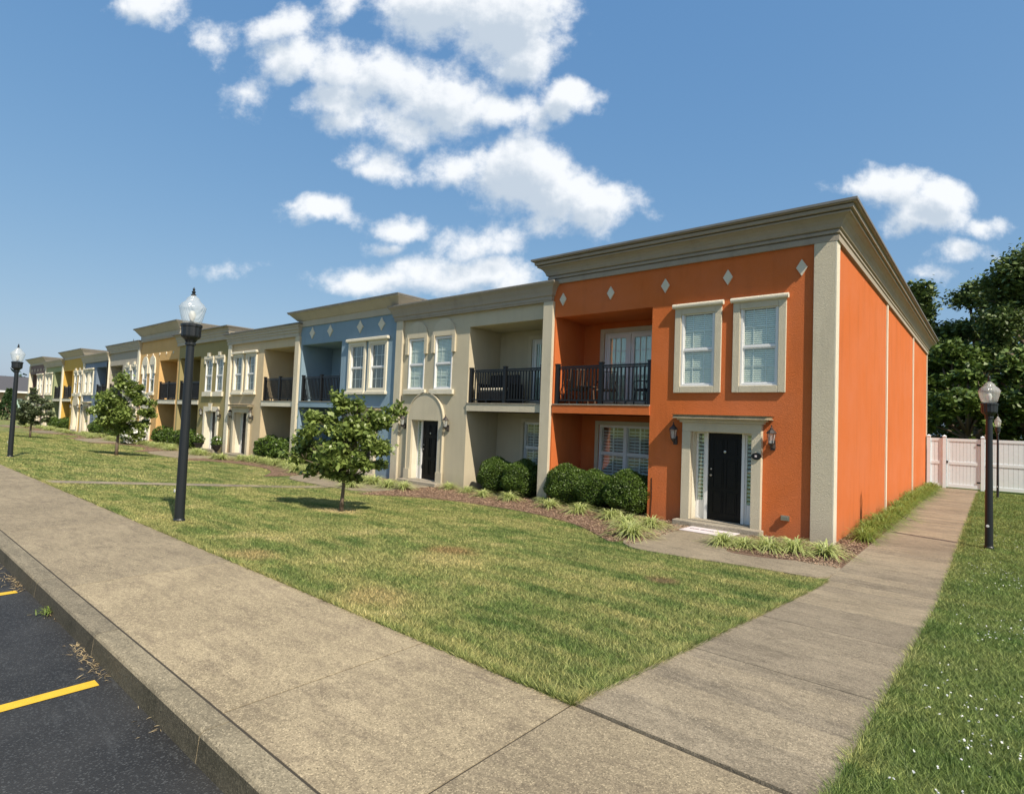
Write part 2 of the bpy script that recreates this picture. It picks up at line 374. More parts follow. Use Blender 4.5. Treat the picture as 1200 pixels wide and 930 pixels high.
# ------------------------------------------------------------------ terrain
def tz(y):
    t = (np.asarray(y, float) - 2.86) / 6.24; k = .03; return -.5 * (np.logaddexp(0, t / k) - np.logaddexp(0, (t - 1) / k)) * k + .5 * k * np.log(2) * (t < .06)*(1 - np.clip(t, 0, .06) / .06)
def tzf(y): return float(tz(y))
mb = MB()
ys = [-700, 1.0, 2.835, 2.845] + list(np.arange(3.0, 10.0, .2)) + [10.2, 12, 20, 35, 60, 120, 300, 900]
zs = [-.35, -.35, -.35, -.012] + [tzf(y) - .012 for y in np.arange(3.0, 10.0, .2)] + [-.512] * 8
xs = [-900, -300, -120, -60, -30, -15, -8, -4, 0, 4, 10, 30, 100, 600]
vs = [(x, y, z) for y, z in zip(ys, zs) for x in xs]; nx = len(xs)
mb.add(vs, [(j * nx + i, j * nx + i + 1, (j + 1) * nx + i + 1, (j + 1) * nx + i) for j in range(len(ys) - 1) for i in range(nx - 1)])
tag(mb.build('ground', M['ground'], smooth=True), kind='structure')
# road, kerb, sidewalk
tag(MB().quad((-300, -60, -.15), (120, -60, -.15), (120, 1.268, -.15), (-300, 1.268, -.15)).build('road', M['asphalt']), kind='structure')
mb = MB()
for i in range(-9, 24):
    x = -4.39 - 2.62 * i
    n = 14; y1 = 1.17 + random.uniform(-.02, .02); y0 = -3.6; hw = .05
    L = [(x - hw + random.uniform(-.004, .004), y0 + (y1 - y0) * k / n) for k in range(n + 1)]
    R_ = [(x + hw + random.uniform(-.004, .004), y0 + (y1 - y0) * k / n) for k in range(n + 1)]
    mb.add([(p[0], p[1], -.146) for p in L] + [(p[0], p[1], -.146) for p in R_], [(k, k + n + 1, k + n + 2, k + 1) for k in range(n)])
tag(mb.build('parking_lines', M['yellow']), kind='structure')
mb = MB()
x = -190.0; edges = [12.0, 9.0, 6.0, 3.0, 0.6]
k = 0.6
while k > -190: k -= 1.83; edges.append(k)
for a, b_ in zip(edges[:-1], edges[1:]):
    P = [(1.262, -.35), (1.264, -.15), (1.276, -.022), (1.285, -.007), (1.302, 0), (1.424, 0), (1.424, -.35)]
    x0, x1 = b_ + .004, a - .004; n = len(P)
    mb.add([(x0, p[0], p[1]) for p in P] + [(x1, p[0], p[1]) for p in P], [tuple(range(n)), tuple(range(n, 2 * n))] + [(i, (i + 1) % n, n + (i + 1) % n, n + i) for i in range(n)])
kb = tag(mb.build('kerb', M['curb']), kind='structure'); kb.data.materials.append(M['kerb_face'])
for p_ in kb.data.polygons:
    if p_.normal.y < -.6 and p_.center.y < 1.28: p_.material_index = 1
mb = MB()
cuts = [12, 9, 6, 3, .0, -1.875, -3.17] + [-3.17 - 3.15 * i for i in range(1, 60)]
for a, b_ in zip(cuts[:-1], cuts[1:]): mb.box(b_ + .006, a - .006, 1.438, 2.85, -.3, 0)
tag(mb.build('sidewalk', M['concrete']), kind='structure')
tag(MB().box(-190, 12, 1.426, 2.845, -.3, -.004).build('sidewalk_joints', M['joint']), kind='structure')
# side walk beside the orange wall
mb = MB(); jm = MB()
cuts = [2.862, 4.55, 6.27, 9.45, 12.4, 15.2, 18, 20.8, 23.6, 26.4, 29.2, 31.5]
for a, b_ in zip(cuts[:-1], cuts[1:]):
    n = 8
    yy = [a + .006 + (b_ - a - .012) * i / n for i in range(n + 1)]
    for i in range(n):
        v = [(xx, y, tzf(y) + dz) for y in (yy[i], yy[i + 1]) for dz in (.012, -.15) for xx in (-1.87, -.575)]
        mb.add(v, [(0, 1, 5, 4), (2, 3, 7, 6), (0, 4, 6, 2), (1, 3, 7, 5)] + ([(0, 1, 3, 2)] if i == 0 else []) + ([(4, 5, 7, 6)] if i == n - 1 else []))
yy = np.linspace(2.86, 31.5, 90)
for i in range(89): jm.quad((-1.85, yy[i], tzf(yy[i]) - .006), (-.585, yy[i], tzf(yy[i]) - .006), (-.585, yy[i + 1], tzf(yy[i + 1]) - .006), (-1.85, yy[i + 1], tzf(yy[i + 1]) - .006))
tag(mb.build('side_path', M['walk']), kind='structure')
tag(jm.build('side_path_joints', M['joint']), kind='structure')

# mulch beds and door paths. Pairs of houses share a pillar at these x; doors pair up between them
BX = [-9.35, -22.57, -35.75, -48.85, -61.8]
PADS = [-15.9, -29.2, -42.2, -55.35, -68.4]
def bed_poly(xc, wl, wr):
    # front edge of the bed, mirrored about the pillar xc
    pr = [(4.1, 12.3), (4.05, 9.2), (3.5, 9.65), (3.0, 10.05), (2.3, 10.4), (1.3, 10.7), (.3, 10.75)]
    right = [(xc + a, b) for a, b in pr]; left = [(xc - a, b - .05) for a, b in reversed(pr)]
    return [(xc + 4.1, 14)] + right + left + [(xc - 4.1, 14)]
beds = []
mb = MB(); t2 = MB()
for xc in BX:
    pl = bed_poly(xc, 0, 0); beds.append(pl)
    # rounded outline: Chaikin
    for _ in range(2):
        q = []
        for i in range(len(pl)):
            a = Vector(pl[i]); b_ = Vector(pl[(i + 1) % len(pl)]); q += [tuple(a.lerp(b_, .25)), tuple(a.lerp(b_, .75))]
        pl = q
    mb.prism_z(pl, GZ - .2, GZ + .008)
for xc in PADS: mb.box(xc - 1.9, xc + 1.9, 10.9, 12.6, GZ - .2, GZ + .004)
mb.box(-3.95, -1.87, 10.25, 12.6, GZ - .2, GZ + .004)
mb.box(-2.45, -1.87, 12.45, 31.4, GZ - .2, GZ + .006)
tag(mb.build('mulch_bed', M['mulch']), kind='structure')
# paths
mb = MB()
def door_path(poly):
    pl = poly
    for _ in range(2):
        q = []
        for i in range(len(pl)):
            a = Vector(pl[i]); b_ = Vector(pl[(i + 1) % len(pl)]); q += [tuple(a.lerp(b_, .2)), tuple(a.lerp(b_, .8))]
        pl = q
    mb.prism_z(pl, GZ - .15, GZ + .014)
door_path([(-1.872, 9.45), (-2.85, 9.42), (-3.9, 9.2), (-4.85, 9.1), (-5.35, 9.55), (-5.5, 11.9), (-5.46, 12.44), (-3.7, 12.44), (-3.75, 10.7), (-3.6, 10.15), (-2.94, 10.2), (-1.872, 10.85)])
for xc in PADS:
    door_path([(xc + 2.5, 9.55), (xc - 2.5, 9.55), (xc - 2.45, 12.44), (xc - 1.0, 12.44), (xc - .95, 10.9), (xc + .95, 10.9), (xc + 1.0, 12.44), (xc + 2.45, 12.44)])
tag(mb.build('door_paths', M['walk']), kind='structure')
mb = MB()
for xc in PADS[:1]:
    yy = np.linspace(2.86, 9.6, 20)
    for i in range(19): mb.quad((xc + .35, yy[i], tzf(yy[i]) + .003), (xc + .95, yy[i], tzf(yy[i]) + .003), (xc + .95, yy[i + 1], tzf(yy[i + 1]) + .003), (xc + .35, yy[i + 1], tzf(yy[i + 1]) + .003))
tag(mb.build('lawn_paths', M['walk']), kind='structure')

# ------------------------------------------------------------------ houses
HD = 19.3
def frame_boxes(mb, u0, u1, w0, w1, t, v0, v1):
    mb.box(u0, u0 + t, v0, v1, w0, w1); mb.box(u1 - t, u1, v0, v1, w0, w1)
    mb.box(u0 + t, u1 - t, v0, v1, w0, w0 + t); mb.box(u0 + t, u1 - t, v0, v1, w1 - t, w1)
def sash_window(P, a, b, w0, w1, v, blind='blind', cols=3, near=True, label=None):
    """hung sash: window > glass, blind, muntin bars inside the sash mesh. v = wall plane"""
    a, b = sorted((a, b)); m = MB(); t = .045
    frame_boxes(m, a, b, w0, w1, t, v + .03, v + .11)
    wm = (w0 + w1) / 2 - .02
    m.box(a + t, b - t, v + .045, v + .10, wm - .022, wm + .022)
    frame_boxes(m, a + t + .001, b - t - .001, wm + .023, w1 - t - .001, .022, v + .055, v + .085)
    frame_boxes(m, a + t + .001, b - t - .001, w0 + t + .001, wm - .023, .028, v + .065, v + .095)
    for i in range(1, cols):
        x = a + (b - a) * i / cols; m.box(x - .006, x + .006, v + .088, v + .098, w0 + t, w1 - t)
    for q in ((w0 + wm) / 2, (w1 + wm) / 2): m.box(a + t, b - t, v + .0885, v + .0975, q - .006, q + .006)
    o = m.build('window', M['white'], P)
    MB().quad((a + t, v + .082, w0 + t), (b - t, v + .082, w0 + t), (b - t, v + .082, w1 - t), (a + t, v + .082, w1 - t)).build('glass', M['glass'], o)
    s = MB(); n = int((w1 - w0 - .1) / (.045 if near else .09)); sl = (.045 if near else .09)
    if blind == 'blind':
        for k in range(n):
            z = w0 + .05 + k * sl; s.quad((a + t, v + .100, z + sl * .03), (b - t, v + .100, z + sl * .03), (b - t, v + .122, z + sl * .90), (a + t, v + .122, z + sl * .90))
        s.build('blind', M['blind'], o, recalc=False)
    elif blind == 'shutter':
        sl = .085; n = int((w1 - w0 - .1) / sl)
        for k in range(n):
            z = w0 + .06 + k * sl; s.quad((a + t, v + .135, z), (b - t, v + .135, z), (b - t, v + .185, z + sl * .62), (a + t, v + .185, z + sl * .62))
        c = (a + b) / 2
        for x in (a + t + .02, c, b - t - .02): s.box(x - .022, x + .022, v + .122, v + .133, w0 + .05, w1 - .05)
        s.build('shutter', M['shutter'], o, recalc=False)
    else:
        c = (a + b) / 2
        for k in range(10):
            x0 = a + t + k * (b - a - 2 * t) / 10; x1 = x0 + (b - a - 2 * t) / 10; d = .03 * (k % 2)
            s.quad((x0, v + .14 + d, w0), (x1, v + .17 - d, w0), (x1, v + .17 - d, w1), (x0, v + .14 + d, w1))
        s.build('curtain', M['blind'] if blind == 'pale' else M['curtain'], o, recalc=False)
    return o
def lantern(P, u, w, v=0):
    c = (u, v - .14, w)
    m = MB(); m.lathe([(.0, -.05), (.055, -.04), (.055, .04), (.0, .05)], (u, v - .02, w - .14), 10)
    m.box(u - .045, u + .045, v - .03, v + .001, w - .22, w - .02)
    m.tube([(u, v - .03, w - .12), (u, v - .08, w - .17), (u, v - .14, w - .15), (u, v - .14, w - .11)], .012, 6)
    m.lathe([(.015, -.15), (.045, -.11), (.06, -.085), (.06, -.075)], c, 8)
    m.lathe([(.10, .12), (.105, .13), (.06, .19), (.03, .215), (.035, .225), (.012, .25), (.012, .29), (.0, .30)], c, 8)
    for i in range(4):
        a = PI / 4 + i * PI / 2; m.tube([(c[0] + .055 * math.cos(a), c[1] + .055 * math.sin(a), w - .08), (c[0] + .088 * math.cos(a), c[1] + .088 * math.sin(a), w + .125)], .007, 4)
    o = m.build('wall_lantern', M['lantern'], P)
    MB().lathe([(.045, -.075), (.078, .118)], c, 8).build('lantern_glass', M['globe'], o)
    return o
def arc(cx, cz, r, n=14, a0=0, a1=PI): return [(cx + r * math.cos(a0 + (a1 - a0) * i / n), cz + r * math.sin(a0 + (a1 - a0) * i / n)) for i in range(n + 1)]
def sweep_cornice(P, name, u0, u1, prof, mat, v1=HD, v0=0.0):
    """profile (d,w) swept round the rectangle with mitred corners"""
    m = MB(); rings = []
    for d, w in prof: rings.append([(u0 - d, v0 - d, w), (u1 + d, v0 - d, w), (u1 + d, v1 + d, w), (u0 - d, v1 + d, w)])
    vs = [p for r in rings for p in r]
    m.add(vs, [(k * 4 + i, k * 4 + (i + 1) % 4, (k + 1) * 4 + (i + 1) % 4, (k + 1) * 4 + i) for k in range(len(rings) - 1) for i in range(4)])
    return m.build(name, mat, P, recalc=False)
def railing(P, a, b, w0, v=.10, posts=None):
    a, b = sorted((a, b)); m = MB()
    top = w0 + 1.0
    pp = posts or [a + .06, (a + b) / 2, b - .06]
    for x in pp:
        m.box(x - .05, x + .05, v - .05, v + .05, w0, top + .06); m.box(x - .062, x + .062, v - .062, v + .062, top + .06, top + .085)
    m.box(a, b, v - .028, v + .028, top - .03, top + .012); m.box(a, b, v - .018, v + .018, top - .075, top - .045)
    m.box(a, b, v - .02, v + .02, w0 + .08, w0 + .12)
    rail = m.build('railing', M['black'], P)
    s = MB(); n = int((b - a) / .105)
    for i in range(n + 1):
        x = a + .01 + i * (b - a - .02) / n
        if min(abs(x - q) for q in pp) > .06: s.box(x - .0145, x + .0145, v - .0145, v + .0145, w0 + .12, top - .075)
    s.build('balusters', M['black'], rail)
    for x in (a + (b - a) * .25, a + (b - a) * .75): s2 = MB().box(x - .02, x + .02, v - .02, v + .02, w0, w0 + .08).build('rail_foot', M['black'], rail)
    return rail
def panel_door(P, a, b, w0, w1, v, mat):
    a, b = sorted((a, b)); m = MB(); m.box(a, b, v, v + .04, w0, w1)
    W = b - a; H = w1 - w0
    for (p0, p1) in ((.08, .33), (.37, .70), (.75, .93)):
        for (q0, q1) in ((.14, .46), (.54, .86)):
            x0, x1 = a + q0 * W, a + q1 * W; z0, z1 = w0 + p0 * H, w0 + p1 * H; t = .014
            frame_boxes(m, x0, x1, z0, z1, t, v - .012, v + .001)
            m.box(x0 + .035, x1 - .035, v - .008, v + .001, z0 + .035, z1 - .035)
    o = m.build('door', mat, P)
    h = MB(); h.lathe([(.0, 0), (.028, .004), (.028, .03), (.0, .04)], (0, 0, 0), 10)
    h.v = [(a + .07 + x, v - z - .005, w0 + .98 + y) for x, y, z in h.v]
    g = MB(); g.lathe([(.0, 0), (.022, .004), (.022, .02), (.0, .025)], (0, 0, 0), 10); g.v = [(a + .07 + x, v - z - .003, w0 + 1.12 + y) for x, y, z in g.v]
    g.build('lock', M['brass'], o, smooth=True); h.build('handle', M['brass'], o, smooth=True)
    k = MB(); k.lathe([(.0, 0), (.03, .003), (.03, .012), (.0, .015)], (0, 0, 0), 10); k.v = [((a + b) / 2 + x, v - z - .003, w0 + H * .78 + y) for x, y, z in k.v]
    k.build('knocker', M['brass'], o)
    return o
def diamond(P, u, w, hw, hh, mat, star=False):
    m = MB()
    if star: pts = [(u, w + hh), (u + hw * .45, w + hh * .45), (u + hw, w), (u + hw * .45, w - hh * .45), (u, w - hh), (u - hw * .45, w - hh * .45), (u - hw, w), (u - hw * .45, w + hh * .45)]
    else: pts = [(u, w + hh), (u + hw, w), (u, w - hh), (u - hw, w)]
    m.prism_y(pts, -.035, .001); return m.build('diamond_ornament', mat, P)

def house(spec):
    m_ = spec['dir']; W = spec['W']; U = lambda u: m_ * u
    wallm = M[spec['mat']]; trim = M[spec.get('trim', 'trim')]; slabm = M[spec.get('slab', spec['mat'])]
    H = empty('townhouse', (spec['xb'], 12.5, GZ), label=spec['label'], cat='townhouse', group='row of painted stucco townhouses')
    top = spec['top']; wt = spec['wt']; near = spec.get('near', False)
    r0, r1 = spec.get('rec', (.2, 3.05)); D = 1.45
    ow = spec.get('uw', ((3.80, 4.62), (5.12, 5.93))); wz = (3.10, 4.80)
    dc = spec.get('dc', 4.85); dh = .66; dw0, dw1 = .13, 2.08
    # --- wall shell with openings
    holes = [(r0, r1, 0, 2.42), (r0, r1, 2.67, 5.02), (dc - dh, dc + dh, dw0, dw1)] + [(a, b, *wz) for a, b in ow]
    us = sorted({0, W} | {x for h in holes for x in h[:2]}); ws = sorted({0, wt} | {x for h in holes for x in h[2:]})
    m = MB()
    for i in range(len(us) - 1):
        for j in range(len(ws) - 1):
            uc = (us[i] + us[i + 1]) / 2; wc = (ws[j] + ws[j + 1]) / 2
            if any(h[0] < uc < h[1] and h[2] < wc < h[3] for h in holes) or (r0 < uc < r1 and 2.42 < wc < 2.67): continue
            m.quad((U(us[i]), 0, ws[j]), (U(us[i + 1]), 0, ws[j]), (U(us[i + 1]), 0, ws[j + 1]), (U(us[i]), 0, ws[j + 1]))
    for (a, b, c, d), dep in [(h, .14) for h in holes[3:]] + [(holes[2], .36)]:
        m.quad((U(a), 0, c), (U(a), dep, c), (U(a), dep, d), (U(a), 0, d)); m.quad((U(b), 0, c), (U(b), dep, c), (U(b), dep, d), (U(b), 0, d))
        m.quad((U(a), 0, c), (U(b), 0, c), (U(b), dep, c), (U(a), dep, c)); m.quad((U(a), 0, d), (U(b), 0, d), (U(b), dep, d), (U(a), dep, d))
    # recess boxes
    fd = spec.get('fd', (1.45, 2.75)); lw = spec.get('lw', (1.2, 2.75))
    for (z0, z1, op) in ((0, 2.42, (lw[0], lw[1], .62, 2.15)), (2.67, 5.02, (fd[0], fd[1], 2.69, 4.74))):
        m.quad((U(r0), 0, z0), (U(r0), D, z0), (U(r0), D, z1), (U(r0), 0, z1)); m.quad((U(r1), 0, z0), (U(r1), D, z0), (U(r1), D, z1), (U(r1), 0, z1))
        m.quad((U(r0), 0, z1), (U(r1), 0, z1), (U(r1), D, z1), (U(r0), D, z1))
        for (a, b, c, d) in ((r0, op[0], z0, z1), (op[1], r1, z0, z1), (op[0], op[1], z0, op[2]), (op[0], op[1], op[3], z1)):
            m.quad((U(a), D, c), (U(b), D, c), (U(b), D, d), (U(a), D, d))
        a, b, c, d = op
        for q in (a, b): m.quad((U(q), D, c), (U(q), D + .14, c), (U(q), D + .14, d), (U(q), D, d))
        for q in (c, d): m.quad((U(a), D, q), (U(b), D, q), (U(b), D + .14, q), (U(a), D + .14, q))
    m.quad((0, 0, 0), (0, HD, 0), (0, HD, wt), (0, 0, wt)); m.quad((U(W), 0, 0), (U(W), HD, 0), (U(W), HD, wt), (U(W), 0, wt))
    m.quad((0, HD, 0), (U(W), HD, 0), (U(W), HD, wt), (0, HD, wt)); m.quad((0, .3, wt), (U(W), .3, wt), (U(W), HD, wt), (0, HD, wt)); m.quad((0, 0, wt), (U(W), 0, wt), (U(W), .3, wt), (0, .3, wt))
    m.quad((U(0), D + .3, 2.55), (U(W), D + .3, 2.55), (U(W), HD, 2.55), (U(0), HD, 2.55))
    m.build('wall', wallm, H, recalc=False)
    # balcony slab with its edge band
    MB().box(U(r0), U(r1), -.03, D, 2.42, 2.64).build('balcony_slab', slabm, H)
    MB().box(U(r0), U(r1), -.045, D, 2.6402, 2.67).build('balcony_floor', M['slab'], H)
    railing(H, U(r0), U(r1), 2.67, posts=spec.get('posts'))
    # french door (upper) and lower window in the recess
    a, b = sorted((U(fd[0]), U(fd[1]))); t = MB()
    frame_boxes(t, a - .13, b + .13, 2.671, 4.86, .13, D - .03, D); t.build('door_casing', trim, H)
    f = MB(); c = (a + b) / 2; frame_boxes(f, a, b, 2.69, 4.74, .05, D + .02, D + .10); f.box(c - .03, c + .03, D + .02, D + .10, 2.74, 4.69)
    for x0, x1 in ((a + .05, c - .03), (c + .03, b - .05)):
        frame_boxes(f, x0 + .003, x1 - .003, 2.743, 4.687, .10, D + .04, D + .08)
        for i in (1, 2): x = x0 + .1 + (x1 - x0 - .2) * i / 3; f.box(x - .007, x + .007, D + .05, D + .07, 2.85, 4.58)
        for i in (1, 2, 3, 4): z = 2.85 + 1.73 * i / 5; f.box(x0 + .1, x1 - .1, D + .0505, D + .0695, z - .007, z + .007)
    fo = f.build('french_door', M['white'], H); MB().box(a + .06, b - .06, D + .0725, D + .0765, 2.76, 4.67).build('glass', M['glass'], fo)
    cu = MB()
    for k in range(24):
        x0 = a + .1 + k * (b - a - .2) / 24; x1 = x0 + (b - a - .2) / 24; d = .02 * (k % 2); cu.quad((x0, D + .15 + d, 2.75), (x1, D + .17 - d, 2.75), (x1, D + .17 - d, 4.68), (x0, D + .15 + d, 4.68))
    cu.build('curtain', M['blind'], fo, recalc=False)
    a, b = sorted((U(lw[0]), U(lw[1]))); t = MB(); frame_boxes(t, a - .11, b + .11, .51, 2.26, .11, D - .03, D); t.build('window_casing', trim, H)
    c = (a + b) / 2
    sash_window(H, a, c, .62, 2.15, D, 'shutter', near=near); sash_window(H, c, b, .62, 2.15, D, 'shutter', near=near)
    # front windows with their style of surround
    st = spec['style']
    for (a, b) in ow:
        a, b = sorted((U(a), U(b))); c = (a + b) / 2
        if st == 'box':
            wn = sash_window(H, a, b, wz[0], wz[1], -.045, spec.get('blind', 'blind'), near=near)
            t = MB(); frame_boxes(t, a - .155, b + .155, wz[0] - .15, wz[1] + .10, .15, -.05, -.001); t.build('window_surround', trim, wn, bevel=.008)
            hd = MB(); hd.tube([(a - .20, -.065, wz[1] + .145), (b + .20, -.065, wz[1] + .145)], .055, 10); hd.build('window_hood', M['trim_pale'] if near else trim, wn, smooth=False)
        elif st == 'arch':
            wn = sash_window(H, a, b, wz[0], wz[1], -.045, spec.get('blind', 'blind'), near=near)
            r = (b - a) / 2 + .12
            t = MB(); t.prism_y([(c + r, wz[1] + .02)] + arc(c, wz[1] + .06, r)[0:] + [(c - r, wz[1] + .02)], -.045, .001)
            for s in (-1, 1): t.box(c + s * (r - .115), c + s * (r + .02), -.07, .001, wz[1] - .52, wz[1] + .06)
            t.build('arched_surround', M['arch_tone'] if near else trim, wn); MB().box(a - .14, b + .14, -.09, .001, wz[0] - .17, wz[0] - .01).build('window_sill', M['trim_pale'], wn, bevel=.01)
        elif st == 'hood':
            wn = sash_window(H, a, b, wz[0], wz[1], -.045, spec.get('blind', 'dark'), near=near)
            t = MB(); frame_boxes(t, a - .12, b + .12, wz[0] - .05, wz[1] + .10, .12, -.06, -.001); t.build('window_surround', M['trim_pale'], wn)
            MB().box(a - .22, b + .22, -.14, .001, wz[1] + .102, wz[1] + .22).build('window_hood', M['trim_pale'], wn, bevel=.02)
            MB().box(a - .18, b + .18, -.12, .001, wz[0] - .17, wz[0] - .052).build('window_sill', M['trim_pale'], wn, bevel=.015)
        else:
            wn = sash_window(H, a, b, wz[0], wz[1], -.045, 'dark', near=near)
            t = MB(); t.box(a - .14, b + .14, -.07, .001, wz[1] + .01, wz[1] + .16); t.prism_y([(c - .12, wz[1] + .162), (c + .12, wz[1] + .162), (c + .16, wz[1] + .34), (c - .16, wz[1] + .34)], -.09, .001)
            for s in (a - .14, b): t.box(s, s + .14, -.055, .001, wz[1] - .22, wz[1] + .008)
            t.build('keystone_hood', M['trim_pale'], wn); MB().box(a - .14, b + .14, -.09, .001, wz[0] - .24, wz[0] - .01).build('window_sill', M['trim_pale'], wn)
    # entrance
    c = U(dc); ds = spec['door']; ro = dh + .20; ent = MB()
    vd = .22
    hw = .37
    if ds == 'box':
        frame = [(c - ro, c - dh), (c + dh, c + ro)]
        for a, b in frame: ent.box(a, b, -.12, -.001, .0, dw1)
        ent.box(c - ro, c + ro, -.12, -.001, dw1, dw1 + .20)
        ent.box(c - ro - .05, c + ro + .05, -.16, -.001, dw1 + .201, dw1 + .25); ent.box(c - ro - .10, c + ro + .10, -.20, -.001, dw1 + .251, dw1 + .29)
        e = ent.build('door_surround', trim, H, bevel=.006)
        cp = MB(); cp.prism_z([(c - ro - .18, 0), (c + ro + .18, 0), (c + ro + .18, -.24), (c + ro + .14, -.28), (c - ro - .14, -.28), (c - ro - .18, -.24)], dw1 + .291, dw1 + .37); cp.build('door_cap', M['curb'] if near else trim, e, bevel=.025)
    elif ds == 'arch':
        for s in (-1, 1): ent.box(c + s * dh, c + s * (dh + .19), -.07, -.001, .0, dw1)
        ent.prism_y([(c + dh + .19, dw1 + .002)] + arc(c, dw1 + .03, dh + .19, 20) + [(c - dh - .19, dw1 + .002)], -.07, -.001)
        e = ent.build('door_surround', M['arch_tone'] if near else trim, H)
        a2 = MB(); A = arc(c, dw1 + .03, dh + .19, 20); B = arc(c, dw1 + .03, dh + .225, 20)
        a2.prism_y(A + B[::-1], -.09, -.001)
        for s in (-1, 1): a2.box(c + s * (dh + .192), c + s * (dh + .225), -.09, -.001, .0, dw1 + .03); a2.box(c + s * (dh - .0), c + s * (dh + .27), -.11, -.0705, .0, .45)
        a2.build('arch_moulding', M['arch_tone'] if near else M['trim_pale'], e)
    else:
        for s in (-1, 1): ent.box(c + s * dh, c + s * (dh + .22), -.08, -.001, .0, dw1)
        ent.box(c - dh - .22, c + dh + .22, -.08, -.001, dw1 + .001, dw1 + .25); ent.prism_y([(c - .14, dw1 + .05), (c + .14, dw1 + .05), (c + .22, dw1 + .42), (c - .22, dw1 + .42)], -.12, -.081)
        e = ent.build('door_surround', M['trim_pale'], H)
    rt = MB()
    for s in (-1, 1): rt.box(c + s * (dh - .014), c + s * (dh - .001), -.002, vd + .1, .0, dw1 - .001)
    rt.box(c - dh + .014, c + dh - .014, -.002, vd + .1, dw1 - .015, dw1 - .001)
    rt.build('door_reveal', M['trim_pale'], e)
    # threshold, sidelights, door
    MB().box(c - dh - .28, c + dh + .28, -.36, -.001 if ds != 'box' else -.121, .0, .12).build('door_step', M['slab'], H, bevel=.012) if near else None
    MB().box(c - dh + .001, c + dh - .001, -.12, vd + .05, .0, .136).build('threshold', M['slab'], H)
    f = MB()
    for s in (-1, 1):
        x0, x1 = c + s * (hw + .002), c + s * (hw + .065); f.box(x0, x1, vd - .04, vd + .06, dw0, dw1)
        y0, y1 = c + s * (hw + .0655), c + s * (dh - .016); a, b = sorted((y0, y1))
        frame_boxes(f, a, b, dw0, dw1 - .002, .04, vd - .01, vd + .05); f.box(a + .04, b - .04, vd, vd + .03, dw0 + .04, dw0 + .42)
    fr = f.build('door_frame', M['white'], H)
    for s in (-1, 1):
        a, b = sorted((c + s * (hw + .106), c + s * (dh - .042))); q = MB(); n = 17
        for k in range(n):
            z = .56 + k * .086; q.quad((a, vd + .015, z), (b, vd + .015, z), (b, vd + .05, z + .05), (a, vd + .05, z + .05))
        so = q.build('sidelight_shutter', M['shutter'], fr, recalc=False)
        MB().box(a, b, vd + .002, vd + .006, .55, dw1 - .045).build('sidelight_glass', M['glass'], fr)
    panel_door(H, c - hw, c + hw, dw0 + .012, dw1, vd, M['doorblack'])
    for s in (-1, 1): lantern(H, c + s * (dh + .40 if ds != 'arch' else dh + .40), 1.98)
    # cornice, frieze, roof
    lo, hi = sorted((0, U(W)))
    if spec['tall']:
        f0 = spec['f0']
        fb = MB(); sweep = spec['prof']
        e0 = spec.get('ext', 0)
        sweep_cornice(H, 'cornice', lo, hi, sweep, M[spec.get('cor', 'cornice_pale')])
    else:
        sweep_cornice(H, 'cornice', lo, hi, spec['prof'], M[spec.get('cor', 'cornice_pale')])
    pr = spec['prof']; rd = pr[-1][0]
    sweep_cornice(H, 'flashing', lo, hi, [(rd - .03, top - .055), (rd + .022, top - .045), (rd + .022, top + .004), (rd - .06, top + .014)], M['flashing'])
    rm = MB(); z = top
    rm.add([(lo - rd + .03, -rd + .03, z - .004), (hi + rd - .03, -rd + .03, z - .004), (hi + rd - .03, HD + rd - .03, z - .004), (lo - rd + .03, HD + rd - .03, z - .004), ((lo + hi) / 2, HD / 2, z + .05)], [(0, 1, 4), (1, 2, 4), (2, 3, 4), (3, 0, 4)])
    rm.build('roof', M['roof'], H, recalc=False)
    if not spec['tall']:
        # shared pillar and party pilaster carrying the frieze
        p0, p1 = spec.get('pil', (-.16, .17))
        MB().box(U(p0), U(p1), -.10, .22, 0, spec['prof'][0][1] - .001).build('pillar', M[spec.get('pilmat', 'trim_pale')] if not near else M['trim'], H, bevel=.008)
        MB().box(U(W - .34), U(W + .01), -.09, -.001, 0, spec['prof'][0][1] - .001).build('pilaster', M[spec.get('pilmat', 'trim_pale')], H, bevel=.008)
    for (x, w, hw2, hh, s) in spec.get('orn', []): diamond(H, U(x), w, hw2, hh, M['trim_pale'], s)
    if spec.get('dentil'):
        for i in range(34):
            x = lo + .10 + i * (hi - lo - .20) / 33; MB().box(x - .055, x + .055, -.13, -.051, spec['f0'] - .02, spec['f0'] + .12).build('dentil', M['cornice_pale'], H)
    return H
def prof_tall(f0, c0, top, d=.38):
    h = top - c0
    return [(.0, f0), (.06, f0), (.06, f0 + .11), (.02, f0 + .115), (.02, f0 + .145), (.075, f0 + .15), (.075, f0 + .19), (.045, c0), (.10, c0 + .01), (.11, c0 + h * .08), (.13, c0 + h * .22), (.18, c0 + h * .38), (.25, c0 + h * .5), (.29, c0 + h * .52), (.29, c0 + h * .60), (.24, c0 + h * .605), (.24, c0 + h * .65), (.34, c0 + h * .655), (.345, c0 + h * .80), (.30, c0 + h * .805), (.30, c0 + h * .85), (d - .01, c0 + h * .855), (d, top)]
def prof_flare(f0, c0, top, d=.38):
    h = top - c0
    return [(.0, f0), (.045, f0), (.045, c0), (.08, c0 + .01), (d - .04, top - .09), (d, top - .085), (d + .01, top)]
def prof_low(f0, c0, top, d=.30):
    h = top - c0
    return [(.0, f0), (.105, f0), (.105, f0 + .05), (.12, f0 + .055), (.12, c0), (.15, c0 + .02), (.17, c0 + h * .3), (.23, c0 + h * .65), (d - .02, c0 + h * .8), (d, c0 + h * .86), (d + .01, top - .02), (d - .02, top)]
